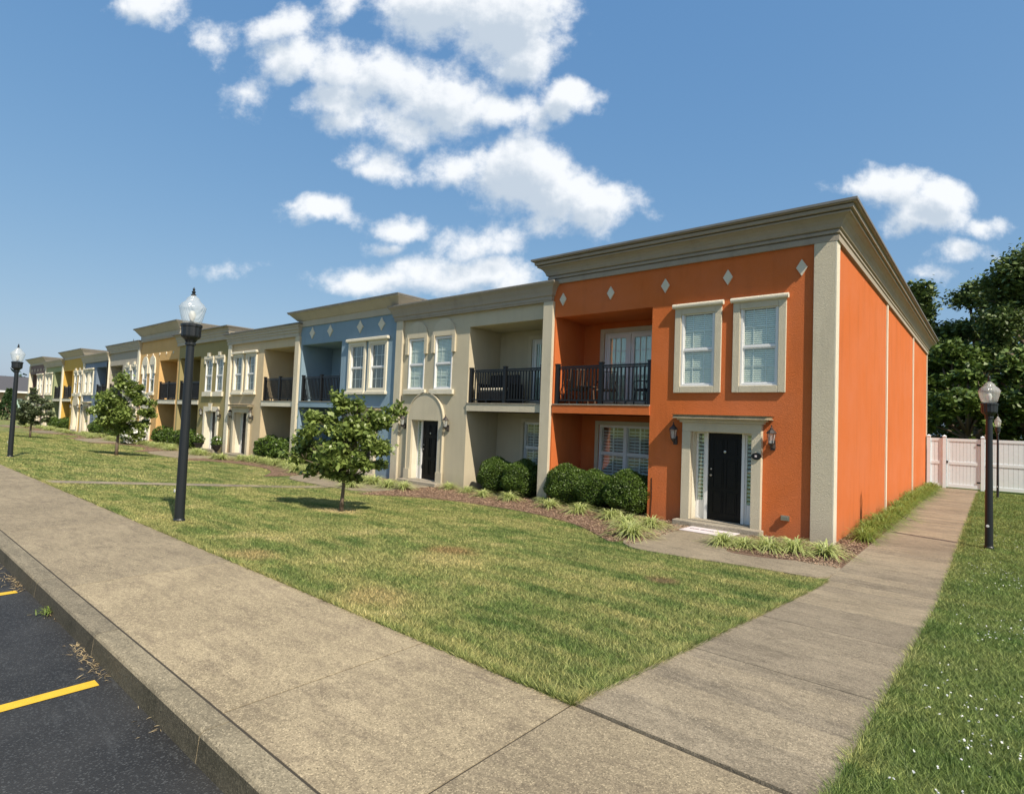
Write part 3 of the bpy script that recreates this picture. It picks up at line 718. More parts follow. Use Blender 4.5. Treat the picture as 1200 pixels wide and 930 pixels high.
def prof_band(f0, c0, top, d=.26):
    h = top - c0
    return [(.0, f0), (.105, f0), (.105, c0), (.14, c0 + .02), (.14, c0 + h * .3), (.18, c0 + h * .34), (.18, c0 + h * .6), (.22, c0 + h * .64), (.23, c0 + h * .9), (d, c0 + h * .92), (d, top)]
specs = [
 dict(xb=-9.35, W=6.95, dir=1, mat='orange', slab='orange', tall=True, top=6.60, wt=6.05, f0=5.93, prof=prof_tall(5.93, 6.16, 6.60, .40), cor='cornice', style='box', door='box', near=True,
      uw=((3.81, 4.585), (5.145, 5.915)), dc=4.79, rec=(.2, 3.06), fd=(.88, 2.45), lw=(.78, 2.42), posts=None,
      orn=[(.43, 5.49, .105, .17, 0), (1.90, 5.49, .105, .17, 0), (3.38, 5.49, .105, .17, 0), (4.85, 5.49, .105, .17, 0), (6.34, 5.49, .105, .17, 0)], label='bright orange stucco townhouse at the near end of the row with long sunlit side wall'),
 dict(xb=-9.35, W=6.58, dir=-1, mat='gray', slab='trim', tall=False, top=5.99, wt=5.55, prof=prof_low(5.46, 5.60, 5.99), cor='cornice', style='arch', door='arch', near=True, dc=4.91, pilmat='trim', rec=(.2, 3.07), fd=(1.9, 3.0) and (.70, 1.75), lw=(.70, 1.95),
      label='greige stucco townhouse with arched window heads between the orange and blue houses'),
 dict(xb=-22.57, W=6.62, dir=1, mat='blue', tall=True, top=6.39, wt=5.95, f0=5.79, prof=prof_flare(5.79, 6.03, 6.39), style='hood', door='box', near=True, uw=((3.86, 4.72), (5.13, 5.99)), rec=(.27, 3.2),
      orn=[(1.03, 5.48, .20, .24, 1), (2.35, 5.48, .20, .24, 1), (4.37, 5.48, .20, .24, 1), (5.68, 5.48, .20, .24, 1)], label='blue stucco townhouse behind the small tree with four pale star ornaments'),
 dict(xb=-22.57, W=6.62, dir=-1, mat='beige', slab='trim_pale', tall=False, top=5.95, wt=5.5, prof=prof_band(5.40, 5.56, 5.95), style='hood', door='box', near=True, label='beige stucco townhouse left of the blue one with paired framed windows'),
 dict(xb=-35.75, W=6.50, dir=1, mat='olive', slab='trim_pale', tall=True, top=6.36, wt=5.9, f0=5.72, prof=prof_band(5.72, 5.92, 6.36, .36), style='key', door='key', label='olive brown stucco townhouse with keystone window heads between beige and apricot houses'),
 dict(xb=-35.75, W=6.52, dir=-1, mat='apricot', slab='trim_pale', tall=True, top=7.19, wt=6.8, f0=6.32, prof=prof_flare(6.32, 6.72, 7.19, .40), dentil=True, style='arch', door='arch', blind='dark', trim='trim_pale', orn=[(.9 + i * 1.1, 5.42, .07, .09, 0) for i in range(5)], label='apricot yellow stucco townhouse with a row of dentils under its high cornice'),
 dict(xb=-48.85, W=6.56, dir=1, mat='taupe', tall=False, top=6.46, wt=6.0, prof=prof_band(5.9, 6.03, 6.46), style='key', door='key', label='taupe grey stucco townhouse with a tall banded parapet behind a young tree'),
 dict(xb=-48.85, W=6.48, dir=-1, mat='navy', tall=False, top=6.02, wt=5.6, prof=prof_low(5.45, 5.6, 6.02), style='hood', door='box', label='slate blue stucco townhouse far along the row between taupe and mustard houses'),
 dict(xb=-61.8, W=6.46, dir=1, mat='mustard', slab='trim_pale', tall=True, top=6.62, wt=6.1, f0=5.95, prof=prof_flare(5.95, 6.15, 6.62), style='key', door='arch', label='mustard yellow stucco townhouse far along the row'),
 dict(xb=-61.8, W=6.5, dir=-1, mat='sage', slab='trim_pale', tall=False, top=6.04, wt=5.6, prof=prof_low(5.5, 5.62, 6.04), style='hood', door='box', label='sage green stucco townhouse second from the far end of the row'),
 dict(xb=-75.2, W=6.88, dir=1, mat='mauve', slab='trim_pale', tall=True, top=6.55, wt=6.1, f0=5.9, prof=prof_flare(5.9, 6.1, 6.55), style='hood', door='box', orn=[(.9 + i * 1.3, 5.42, .12, .15, 1) for i in range(5)], label='dark mauve stucco townhouse at the far end of the row'),
]
H0 = None
for s in specs:
    h = house(s)
    if H0 is None: H0 = h
# orange house: corner pilaster, side battens, vent, house number
MB().box(6.57, 6.950, -.055, -.001, 0, 5.929).build('corner_pilaster', M['trim'], H0, bevel=.006)
sb = MB().box(6.9502, 6.978, -.055, .24, 0, 5.929).build('corner_pilaster_return', M['trim_pale'], H0)
for y in (6.85, 13.65): MB().box(6.951, 6.985, y - .09, y + .09, .02, 5.925).build('wall_batten', M['trim_pale'], H0)
MB().box(6.951, 6.985, HD - .14, HD, .02, 5.925).build('wall_batten', M['trim_pale'], H0)
v = MB().box(6.03, 6.19, -.04, -.001, .36, .46); v.box(6.05, 6.17, -.075, -.041, .375, .40); v.box(6.05, 6.17, -.075, -.041, .42, .445); v.build('dryer_vent', M['brass'], H0)
o = MB(); o.prism_y(arc(5.55, 1.62, 1, 20, 0, 2 * PI)[:-1], -.15, -.122); o.v = [(5.56 + (x - 5.55) * .10, y, 1.62 + (z - 1.62) * .072) for x, y, z in o.v]; po = o.build('number_plate', M['black'], H0)
g = MB(); g.box(5.535, 5.575, -.156, -.151, 1.60, 1.64); g.build('plate_number', M['mat'], po)
MB().tube([(3.16, -.006, .95), (3.17, -.008, .5), (3.15, -.006, .05)], .007, 5).build('cable', M['black'], H0)
# pillar at the far end
MB().box(-.10, .22, -.08, .22, 0, 5.89).build('pillar', M['trim_pale'], bpy.data.objects['townhouse.010'])

# ------------------------------------------------------------------ balcony furniture
def chair(name, loc, rz, label, matn, cush=None):
    t = empty(name, loc, rz, label=label, cat='chair')
    s = MB().box(-.25, .25, -.25, .25, .38, .43).build('seat', M[matn], t)
    b = MB()
    for i in range(9): x = -.22 + i * .055; b.tube([(x, .24, .43), (x, .30, .9)], .010, 5)
    b.tube([(-.25, .24, .43), (-.25, .31, .93), (.25, .31, .93), (.25, .24, .43)], .016, 6); b.build('backrest', M[matn], t)
    for sx in (-1, 1):
        MB().tube([(sx * .27, .27, .64), (sx * .28, -.1, .66), (sx * .27, -.25, .62), (sx * .25, -.25, .4)], .016, 6).build('armrest', M[matn], t)
        for sy in (-1, 1): MB().tube([(sx * .24, sy * .23, .4), (sx * .26, sy * .26, 0)], .017, 6).build('leg', M[matn], t)
    if cush: MB().box(-.23, .23, -.23, .22, .4305, .49).build('cushion', M[cush], t, bevel=.02)
    return t
BZ = GZ + 2.67
chair('balcony_chair', (-8.72, 12.98, BZ), -2.3, 'brown slatted armchair catching sun at the left end of the orange balcony', 'rattan')
chair('balcony_chair', (-7.95, 13.25, BZ), .4, 'brown slatted armchair behind the small table on the orange balcony', 'rattan')
chair('balcony_chair', (-6.75, 13.3, BZ), -.5, 'dark armchair at the right end of the orange balcony', 'dark_rattan')
t = empty('balcony_table', (-8.32, 12.88, BZ), label='low brown table between the armchairs on the orange balcony', cat='table')
MB().lathe([(.0, .0), (.27, .0), (.27, .025), (.0, .025)], (0, 0, .46), 16).build('tabletop', M['rattan'], t)
for a in range(3): MB().tube([(.18 * math.cos(a * 2.1), .18 * math.sin(a * 2.1), .46), (.24 * math.cos(a * 2.1), .24 * math.sin(a * 2.1), 0)], .014, 6).build('leg', M['rattan'], t)
t = empty('loveseat', (-11.75, 13.2, BZ), 0, label='black wicker loveseat with cream cushion on the greige balcony', cat='loveseat')
MB().box(-.6, .6, -.3, .3, .08, .38).build('base', M['dark_rattan'], t, bevel=.02); MB().box(-.6, .6, .2, .32, .3801, .92).build('backrest', M['dark_rattan'], t, bevel=.03)
for s in (-1, 1): MB().box(s * .6, s * .7, -.3, .32, .0, .62).build('armrest', M['dark_rattan'], t, bevel=.02)
MB().box(-.58, .58, -.29, .19, .3805, .48).build('cushion', M['cushion'], t, bevel=.03)

# doormat with a line of illegible script
t = empty('doormat', (-4.54, 11.84, GZ + .016), -.03, label='pale pink doormat with a line of script in front of the orange house door', cat='doormat')
MB().box(-.52, .52, -.31, .31, 0, .012).build('mat', M['mat'], t, bevel=.004)
m = MB(); px_ = -.42
for k in range(13):
    w_ = random.uniform(.035, .06); h_ = random.uniform(.05, .10)
    if k in (4, 9): px_ += .04
    pts = [(px_ + w_ * i / 5, (h_ * .5 * math.sin(i * 2.1 + k)) * .8, .0155) for i in range(6)]; m.tube(pts, .0055, 4); px_ += w_ + .004
m.build('script_print', M['ink'], t)

# ------------------------------------------------------------------ street lamps
def lamp():
    t = empty('street_lamp', (0, 0, 0))
    MB().lathe([(.082, 0), (.082, .04), (.070, .06), (.055, 2.66)], n=16).build('pole', M['lampblack'], t, smooth=False)
    h = MB(); h.lathe([(.062, 2.655), (.075, 2.665), (.075, 2.69), (.065, 2.70), (.085, 2.74), (.128, 2.78), (.135, 2.80), (.138, 2.93), (.148, 2.94), (.148, 2.975), (.12, 2.985)], n=28, flute=.05); h.build('fitter', M['lampblack'], t)
    g = MB(); g.lathe([(.115, 2.985), (.14, 3.03), (.152, 3.08), (.178, 3.19), (.188, 3.24), (.172, 3.25), (.168, 3.265), (.15, 3.29), (.11, 3.325), (.095, 3.345), (.09, 3.37), (.06, 3.395), (.035, 3.42)], n=24)
    gl = g.build('globe', M['globe'], t, smooth=True)
    MB().lathe([(.02, 3.0), (.03, 3.05), (.05, 3.12), (.03, 3.18), (.0, 3.19)], n=10).build('bulb', M['petal'], gl, smooth=True)
    MB().lathe([(.032, 3.42), (.04, 3.43), (.018, 3.45), (.03, 3.475), (.012, 3.495), (.02, 3.515), (.0, 3.55)], n=10).build('finial', M['lampblack'], t)
    # white sticker patch low on the pole
    s = MB(); s.lathe([(.0, 0), (.028, .002), (.028, .006), (.0, .008)], n=10); s.v = [(x - .02 + .0, -.078 - z, y + .47) for x, y, z in s.v]; s.build('pole_sticker', M['petal'], t)
    return t
L0 = lamp(); L0.location = (-9.32, 3.40, tzf(3.4) - .02)
tag(L0, 'large black street lamp on the lawn beside the main sidewalk, the nearest on the left', 'street lamp', 'black street lamps with glass globes')
for loc, lb, s in (((-23.35, 3.55, tzf(3.55) - .02), 'black street lamp at the left edge, the farther one along the main sidewalk', 1), ((-.10, 14.9, GZ - .01), 'black street lamp on the clover lawn right of the side path', .97), ((.06, 28.6, GZ - .01), 'thin far street lamp standing in front of the white fence', .90)):
    c = copy_tree(L0); c.location = loc; c.scale = (s, s, s) if s > .95 else (.58, .58, s); c['label'] = lb

# ------------------------------------------------------------------ white fence
FY = 31.6
FN = empty('white_fence', (0, FY, GZ), label='white vinyl plank fence with a gate at the end of the side path', cat='fence')
def fence_bay(x0, x1, gate=False):
    c = (x0 + x1) / 2; w = (x1 - x0) / 2 - (.065 if not gate else .075); p = MB(); n = max(2, int(round(2 * w / .15)))
    for i in range(n):
        a = c - w + .09 * gate + i * (2 * w - .18 * gate) / n; b = a + (2 * w - .18 * gate) / n; p.box(a + .003, b - .003, -.011, .011, .10, 2.12)
    t = p.build('gate' if gate else 'panel', M['fence'], FN)
    for z0, z1 in ((.06, .20), (1.05, 1.17), (2.06, 2.18)): MB().box(c - w, c + w, -.03, .03, z0, z1).build('rail', M['fence'], t)
    if gate:
        for s in (-1, 1): MB().box(c + s * w, c + s * (w - .09), -.026, .026, .201, 2.059).build('stile', M['fence'], t)
        MB().box(c - w - .03, c - w + .05, -.06, -.031, 1.1, 1.2).build('latch', M['black'], t)
        for z in (.3, 1.9): MB().box(c + w - .12, c + w + .01, -.045, -.031, z, z + .06).build('hinge', M['black'], t)
px = [-2.28, -1.72, -.42, 2.0, 4.4, 6.8, 9.2]
for x in px:
    t = MB().box(x - .063, x + .063, -.063, .063, 0, 2.24).build('post', M['fence'], FN)
    c = MB(); c.add([(x + a, b_, z) for a, b_, z in [(-.075, -.075, 2.24), (.075, -.075, 2.24), (.075, .075, 2.24), (-.075, .075, 2.24), (-.075, -.075, 2.27), (.075, -.075, 2.27), (.075, .075, 2.27), (-.075, .075, 2.27), (0, 0, 2.33)]], [(3, 2, 1, 0), (0, 1, 5, 4), (1, 2, 6, 5), (2, 3, 7, 6), (3, 0, 4, 7), (4, 5, 8), (5, 6, 8), (6, 7, 8), (7, 4, 8)]); c.build('post_cap', M['fence'], t)
for i in range(6): fence_bay(px[i], px[i + 1], gate=(i == 1))

# ------------------------------------------------------------------ plants
def shell_pts(n, rx, ry, rz, flat=.0, thick=.22, lump=.10):
    d = rng.normal(size=(n, 3)); d /= np.linalg.norm(d, axis=1)[:, None]
    r = 1 - thick * rng.uniform(0, 1, n) ** 1.8
    r += lump * (np.sin(d[:, 0] * 5 + 1) * np.sin(d[:, 1] * 6 + 2) + np.sin(d[:, 2] * 7 + d[:, 0] * 4)) * .5
    return d * r[:, None] * np.array([rx, ry, rz])
def bush_mesh(n, leaf, mat):
    t = empty('boxwood_bush', (0, 0, 0))
    c = MB(); c.lathe([(.05, .02), (.40, .10), (.52, .35), (.5, .62), (.34, .84), (.0, .93)], n=14); c.build('inner_core', M['boxwood_core'], t, smooth=True)  # solid dark core inside the leaf shell
    P = shell_pts(n, .66, .62, .56, thick=.22, lump=.12); P[:, 2] += .53; P = P[P[:, 2] > .02]
    leaves('foliage', P, leaf, mat, t, up=.4)
    s = MB()
    for k in range(5): a = k * 1.3; s.tube([(.05 * math.cos(a), .05 * math.sin(a), 0), (.25 * math.cos(a), .25 * math.sin(a), .4)], .012, 5)
    s.build('stem', M['bark'], t)
    return t
M['boxwood_core'] = simple('core_dark_green', (.012, .022, .008), .95)
BUSH = bush_mesh(17000, .023, M['boxwood'])
BUSHF = bush_mesh(2600, .05, M['boxwood'])
random.seed(21)
bl = [(-8.70, 12.72, .98, 'rounded boxwood bush right of the pillar, largest of the three below the orange balcony'), (-7.85, 12.70, .88, 'middle boxwood bush of the three below the orange balcony'), (-6.85, 12.62, .98, 'right boxwood bush of the three below the orange balcony, nearest the door'),
      (-11.35, 12.85, .94, 'left boxwood bush of the pair in front of the greige recess'), (-10.35, 12.8, .96, 'right boxwood bush of the pair in front of the greige recess, beside the pillar')]
first = True
for x, y, s, lb in bl:
    b = BUSH if first else copy_tree(BUSH); first = False
    b.location = (x, y, GZ); b.scale = (s, s * .95, s * random.uniform(.97, 1.03)); b.rotation_euler = (0, 0, random.uniform(0, 6)); tag(b, lb, 'bush', 'clipped boxwood bushes')
first = True
nm = {1: ('blue', 'beige'), 2: ('olive', 'apricot'), 3: ('taupe', 'slate blue'), 4: ('mustard', 'sage')}
for i in (1, 2, 3, 4):
    xc = BX[i]
    for k, dx in enumerate((2.5, 1.55, .6, -.6, -1.55, -2.5)):
        b = BUSHF if first else copy_tree(BUSHF); first = False
        b.location = (xc + dx, 12.75 + random.uniform(-.06, .06), GZ); s = random.uniform(.93, 1.05); b.scale = (s, s, s * .95); b.rotation_euler = (0, 0, random.uniform(0, 6))
        w = nm[i][0 if dx > 0 else 1]; pl = ('nearest the door', 'in the middle', 'nearest the pillar')[k if dx > 0 else 5 - k]
        tag(b, f'boxwood bush in front of the {w} house recess, {pl}', 'bush', 'clipped boxwood bushes')

def clump_rows(n, L, w, spread=1.0, seg=5, hmul=1.0, seed=1):
    r = np.random.default_rng(seed)
    az = r.uniform(0, 2 * PI, n); el = r.uniform(.45, 1.45, n); ln = L * r.uniform(.7, 1.15, n)
    base = r.normal(size=(n, 2)) * .045 * spread
    t = np.linspace(0, 1, seg + 1)
    h = np.cos(el)[:, None] * t[None] * ln[:, None] * 1.05 + (t ** 2)[None] * ln[:, None] * .32
    z = (np.sin(el)[:, None] * t[None] * ln[:, None] - (t ** 2.4)[None] * ln[:, None] * (.55 + .2 * r.uniform(0, 1, n))[:, None]) * hmul + .01
    z = np.maximum(z, .012)
    cx = base[:, 0:1] + np.cos(az)[:, None] * h; cy = base[:, 1:2] + np.sin(az)[:, None] * h
    ww = w * (1 - t ** 2 * .85) * .5
    sx = -np.sin(az)[:, None] * ww[None]; sy = np.cos(az)[:, None] * ww[None]
    A = np.stack([cx - sx, cy - sy, z], -1); B = np.stack([cx + sx, cy + sy, z], -1)
    return np.stack([A, B], 2)
def liri_proto(n, L, w, mat, seed, name='liriope_clump'):
    o = strip_mesh(name, clump_rows(n, L, w, seed=seed), mat); return o
VP = [liri_proto(190, .50, .019, M['variegated'], 3), liri_proto(170, .48, .020, M['variegated'], 9)]
near_l = [(-9.20, 12.30, .75, 'small striped liriope clump at the foot of the pillar'), (-8.60, 11.75, .95, 'striped liriope clump in front of the left bush below the orange balcony'), (-7.62, 11.65, 1.0, 'striped liriope clump in front of the middle bush below the orange balcony'),
 (-6.70, 11.55, 1.05, 'striped liriope clump at the back of the cluster by the path'), (-5.98, 10.95, 1.1, 'striped liriope clump in the middle of the cluster by the path'), (-5.40, 10.05, 1.25, 'large striped liriope clump at the front of the cluster by the path'), (-5.62, 11.35, 1.0, 'striped liriope clump by the wall and the door path'),
 (-3.85, 10.75, .95, 'striped liriope clump at the left end of the strip by the door'), (-3.50, 10.80, .9, 'second striped liriope clump from the left in the strip by the door'), (-3.12, 10.95, 1.0, 'middle striped liriope clump in the strip by the door'), (-2.76, 11.2, 1.0, 'fourth striped liriope clump from the left in the strip by the door'), (-2.28, 11.3, 1.1, 'striped liriope clump at the right end of the strip, by the side path corner'),
 (-10.1, 11.95, 1.0, 'striped liriope clump in front of the right greige bush'), (-11.0, 11.85, .95, 'striped liriope clump in front of the left greige bush'), (-11.85, 12.1, .8, 'striped liriope clump left of the greige bushes'), (-12.75, 12.2, .9, 'striped liriope clump at the base of the greige wall'),
 (-14.0, 10.9, 1.15, 'left striped liriope clump in front of the greige door'), (-13.45, 11.0, 1.05, 'right striped liriope clump in front of the greige door'), (-14.7, 10.0, 1.1, 'striped liriope clump at the lawn edge near the young tree')]
fl = [True, True]
def put_liri(x, y, s, lb, grp='striped liriope clumps in the beds', k=None):
    k = random.randint(0, 1) if k is None else k
    b = VP[k] if fl[k] else copy_tree(VP[k]); fl[k] = False
    b.location = (x, y, GZ + .005); b.scale = (s, s, s * random.uniform(.95, 1.15)); b.rotation_euler = (0, 0, random.uniform(0, 6)); tag(b, lb, 'ornamental grass', grp)
for i, a in enumerate(near_l): put_liri(*a, k=i % 2)
# along the beds further away: nothing tells these apart
for k in range(7): put_liri(-14.95 - .38 * k, 10.95 + random.uniform(-.1, .15), random.uniform(1, 1.25), 'striped liriope in the dense row on the path island behind the young tree', 'liriope row behind the young tree')
for i in (1, 2, 3, 4):
    xc = BX[i]; w = nm[i]
    for k in range(14):
        dx = 3.7 - k * 7.4 / 13; side = w[0] if dx > 0 else w[1]
        put_liri(xc + dx, 11.55 + random.uniform(-.25, .2) - (.5 if abs(dx) > 3 else 0), random.uniform(1, 1.3), f'striped liriope clump in the bed edging in front of the {side} house', f'liriope edging of the {side} house')
for j, xc in enumerate(PADS[1:]):
    for k in range(5):
        put_liri(xc - .8 + k * .4, 11.3 + random.uniform(-.15, .15), random.uniform(1, 1.3), f'striped liriope clump on the island between the {("beige and olive", "apricot and taupe", "slate blue and mustard", "sage and mauve")[j]} house doors', f'liriope on door island {j + 2}')
# plain green clumps along the side wall
SP = strip_mesh('grass_clump', clump_rows(150, .58, .017, spread=1.6, hmul=1.25, seed=5), M['liri_side'])
SP2 = strip_mesh('grass_clump', clump_rows(140, .52, .017, spread=1.6, hmul=1.3, seed=6), M['liri_side'])
y = 13.55; k = 0
while y < 31.0:
    b = (SP, SP2)[k] if k < 2 else copy_tree((SP, SP2)[k % 2])
    b.location = (-2.06 + random.uniform(-.12, .08), y, GZ); s = random.uniform(.72, 1.12) * (1 if k else .85); b.scale = (s, s, s); b.rotation_euler = (0, 0, random.uniform(0, 6))
    tag(b, 'plain green grass clump nearest the corner in the row along the orange side wall' if k == 0 else 'plain green grass clump in the dense row along the orange side wall', 'ornamental grass', None if k == 0 else 'green grass clumps along the side wall')
    y += random.uniform(.34, .5); k += 1

# young trees
def limb_tree(name, loc, H_, blobs, nleaf, leaf, mat, trunk_r, label, cat='tree', group=None, clear=.6, droop=(0, 0, -.8), twig=True):
    t = empty(name, loc, label=label, cat=cat, group=group)
    tr = MB(); tr.tube([(0, 0, -.05), (.01, 0, clear * .5), (.02, .01, clear), (.0, 0, clear + (H_ - clear) * .4), (.02, 0, H_ * .85)], [trunk_r * 1.25, trunk_r, trunk_r * .85, trunk_r * .55, trunk_r * .15], 9)
    for (bx, by, bz, rx, rz) in blobs:
        z0 = clear + (bz - clear) * .35 * random.uniform(.6, 1); p0 = Vector((.01, 0, max(clear * .8, z0))); p3 = Vector((bx, by, bz)); mid = p0.lerp(p3, .5) + Vector((0, 0, (bz - z0) * .12))
        tr.tube([p0, mid, p3], [trunk_r * .5, trunk_r * .33, trunk_r * .12], 6)
        for q in range(4):
            e = p3 + Vector((random.uniform(-1, 1) * rx, random.uniform(-1, 1) * rx, random.uniform(-.6, .8) * rz)) * .8; tr.tube([mid.lerp(p3, .6), e], [trunk_r * .18, trunk_r * .06], 4)
    tr.build('trunk', M['bark'], t, smooth=True)
    tot = sum(b[3] ** 2 * b[4] for b in blobs); P = []
    for (bx, by, bz, rx, rz) in blobs:
        n = int(nleaf * rx ** 2 * rz / tot)
        # sub clumps inside the blob give gaps
        nc = max(5, int(9 * rx / .5)); cc = shell_pts(nc, rx * .85, rx * .85, rz * .85, thick=.9)
        pick = rng.integers(0, nc, n); r = rng.normal(size=(n, 3)) * np.array([rx, rx, rz]) * .24
        P.append(cc[pick] + r + np.array([bx, by, bz]))
    P = np.concatenate(P); leaves('crown', P, leaf, mat, t, up=.6, asp=.6, droop=droop)
    return t
bl1 = [(-.95, .1, 1.75, .42, .28), (-1.15, -.15, 1.45, .32, .22), (-.55, -.1, 2.45, .42, .30), (-.15, .1, 2.95, .40, .32), (.1, -.15, 2.25, .55, .35), (.55, .1, 2.45, .42, .30), (.95, 0, 2.65, .38, .28), (1.3, .15, 2.8, .26, .24), (.75, -.3, 1.85, .48, .32), (-.3, -.4, 1.55, .55, .34), (-.35, .5, 1.8, .5, .35), (.3, .5, 2.0, .5, .35),
       (.35, -.4, 1.35, .48, .30), (-.75, .3, 1.1, .40, .26), (.85, .2, 1.25, .36, .22), (0, 0, .95, .5, .24), (-.85, -.3, 2.1, .36, .25), (.3, .1, 2.85, .3, .25)]
ROT = .72
c_, s_ = math.cos(ROT), math.sin(ROT)
def rotb(bl, k=1, kz=None):
    kz = kz or k
    return [(b[0] * c_ * k - b[1] * s_ * k, b[0] * s_ * k + b[1] * c_ * k, b[2] * kz, b[3] * k, b[4] * kz) for b in bl]
limb_tree('young_tree', (-10.2, 6.77, tzf(6.77)), 2.4, rotb(bl1, .82, .74), 9500, .058, M['dogwood'], .038, 'young broad leaved tree in front of the blue house, nearest of the three', group='young lawn trees', clear=.5)
bl2 = [(-1.2, 0, 1.9, .45, .3), (-.6, .2, 2.5, .5, .35), (.1, 0, 3.1, .5, .4), (.6, .1, 2.7, .5, .35), (1.2, 0, 2.3, .45, .3), (1.45, .1, 1.8, .4, .3), (0, -.4, 2.2, .65, .4), (.5, -.4, 1.7, .6, .35), (-.5, -.3, 1.6, .6, .35), (-.2, .5, 1.9, .6, .4), (.9, .3, 1.3, .45, .28), (-.8, .2, 1.2, .4, .25), (.2, 0, 1.15, .5, .25)]
limb_tree('young_tree', (-27.9, 7.6, tzf(7.6)), 3.3, rotb(bl2, .80, .97), 9000, .075, M['dogwood'], .06, 'young light green tree on the lawn in front of the apricot house', group='young lawn trees', clear=.8)
limb_tree('young_tree', (-42.9, 7.34, tzf(7.34)), 2.6, rotb(bl2, .70, .79), 5000, .085, M['dogwood_gray'], .05, 'young grey green tree far along the lawn near the left lamp', group='young lawn trees', clear=.8)

# flowering shrubs and pots by the doors
def shrub(name, loc, r, h, n, leaf, mat, label, flowers=0, fm='petal', cat='shrub'):
    t = empty(name, loc, label=label, cat=cat)
    P = shell_pts(n, r, r, h * .5, thick=.6); P[:, 2] += h * .52; P = P[P[:, 2] > .02]; leaves('foliage', P, leaf, mat, t, up=.4)
    s = MB()
    for k in range(5): a = k * 1.27; s.tube([(0, 0, 0), (.5 * r * math.cos(a), .5 * r * math.sin(a), h * .7)], .012, 5)
    s.build('stem', M['bark'], t)
    if flowers:
        F = shell_pts(flowers, r * 1.05, r * 1.05, h * .53, thick=.1); F[:, 2] += h * .55; leaves('blossoms', F, leaf * 1.3, M[fm], t, up=.2, asp=.9)
    return t
shrub('flowering_shrub', (-37.9, 11.1, GZ), .62, 1.2, 2000, .07, M['dogwood'], 'white flowering shrub behind the light green young tree', 260)
shrub('flowering_shrub', (-61.0, 13.0, GZ + .0), .4, .7, 500, .06, M['boxwood'], 'red flowering plant by the pillar of the mustard house', 160, 'redpetal')
def urn(x, y, label):
    t = empty('planter_urn', (x, y, GZ + .01), label=label, cat='planter', group='black urns by the doors')
    MB().lathe([(.16, 0), (.16, .05), (.07, .09), (.06, .14), (.13, .22), (.19, .36), (.24, .42), (.24, .45), (.20, .45), (.18, .40)], n=16).build('urn', M['terracotta'], t, smooth=False)
    P = shell_pts(500, .26, .26, .26, thick=.6); P[:, 2] += .62; leaves('foliage', P, .05, M['boxwood'], t)
    MB().tube([(0, 0, .4), (.01, 0, .62)], .01, 5).build('stem', M['bark'], t)
    F = shell_pts(40, .25, .25, .26, thick=.2); F[:, 2] += .66; leaves('blossoms', F, .04, M['petal'], t)
urn(-31.0, 12.0, 'black urn planter beside the olive house door'); urn(-28.9, 12.0, 'black urn planter beside the beige house door, right of the other urn')

# big trees behind the fence
def big_tree(loc, H_, R_, n, label, matn='oak', leaf=.15, lo=.22, seed=1, name='broadleaf_tree', grp='tall trees behind the fence'):
    random.seed(seed); bl = []
    k = int(18 + R_ * 2.5)
    for i in range(k):
        a = random.uniform(0, 2 * PI); f = random.random(); z = H_ * (lo + (1 - lo - .08) * f); rr = R_ * (math.sin(PI * min(1, .18 + f * .80))) ** .7 * random.uniform(.35, .95)
        s = R_ * random.uniform(.17, .33); bl.append((rr * math.cos(a), rr * math.sin(a), z, s, s * .72))
    bl.append((0, 0, H_ * .93, R_ * .26, R_ * .22))
    return limb_tree(name, loc, H_, bl, n, leaf, M[matn], .028 * H_, label, group=grp, clear=H_ * .28, droop=(0, 0, -.2))
big_tree((2.6, 52, GZ), 15.9, 5.6, 44000, 'tallest dark tree behind the fence at the right edge', seed=3)
big_tree((-4.4, 50, GZ), 13.6, 4.0, 30000, 'narrow dark tree behind the rear corner of the orange house', seed=8)
big_tree((-1.0, 60, GZ), 15.5, 4.2, 22000, 'tall open tree with sky showing through, between the two darker ones', seed=12, lo=.35)
big_tree((9.5, 50, GZ), 15.0, 5.5, 14000, 'dark tree outside the right edge behind the fence', seed=5)
big_tree((-9.5, 52, GZ), 12.0, 4.5, 9000, 'dark tree hidden mostly behind the orange house', seed=6)
for i, (x, y, h, r) in enumerate(((-4.5, 44, 6.5, 3.0), (-1.2, 41, 6.2, 2.8), (1.6, 42, 7.5, 3.2), (4.8, 41, 6.8, 3.0), (8.5, 42, 7, 3.2), (-7.5, 46, 7, 3.2), (-2.2, 47, 8.5, 3.6), (3.0, 47, 8.5, 3.4))):
    big_tree((x, y, GZ), h, r, 8000, ('low dense tree behind the rear corner of the orange wall', 'low dense tree rising just behind the gate', 'low bright dense tree behind the fence right of the lamps', 'low dense tree behind the fence at the right edge', 'low tree outside the right edge behind the fence', 'low tree hidden behind the orange house', 'dark filler tree deeper behind the gate', 'dark filler tree deeper behind the right fence panel')[i], 'oak2', .17, .06, seed=20 + i, name='understory_tree', grp='low trees behind the fence')
# a dark wood behind everything closes the gaps low down
P = np.stack([rng.uniform(-25, 40, 26000), rng.uniform(62, 72, 26000), rng.uniform(-.5, 8.5, 26000) * rng.uniform(.6, 1, 26000)], 1)
tag(leaves('distant_wood', P, .32, M['oak'], up=.3), 'dark wood filling the space low behind the fence trees', 'wood', kind='stuff')

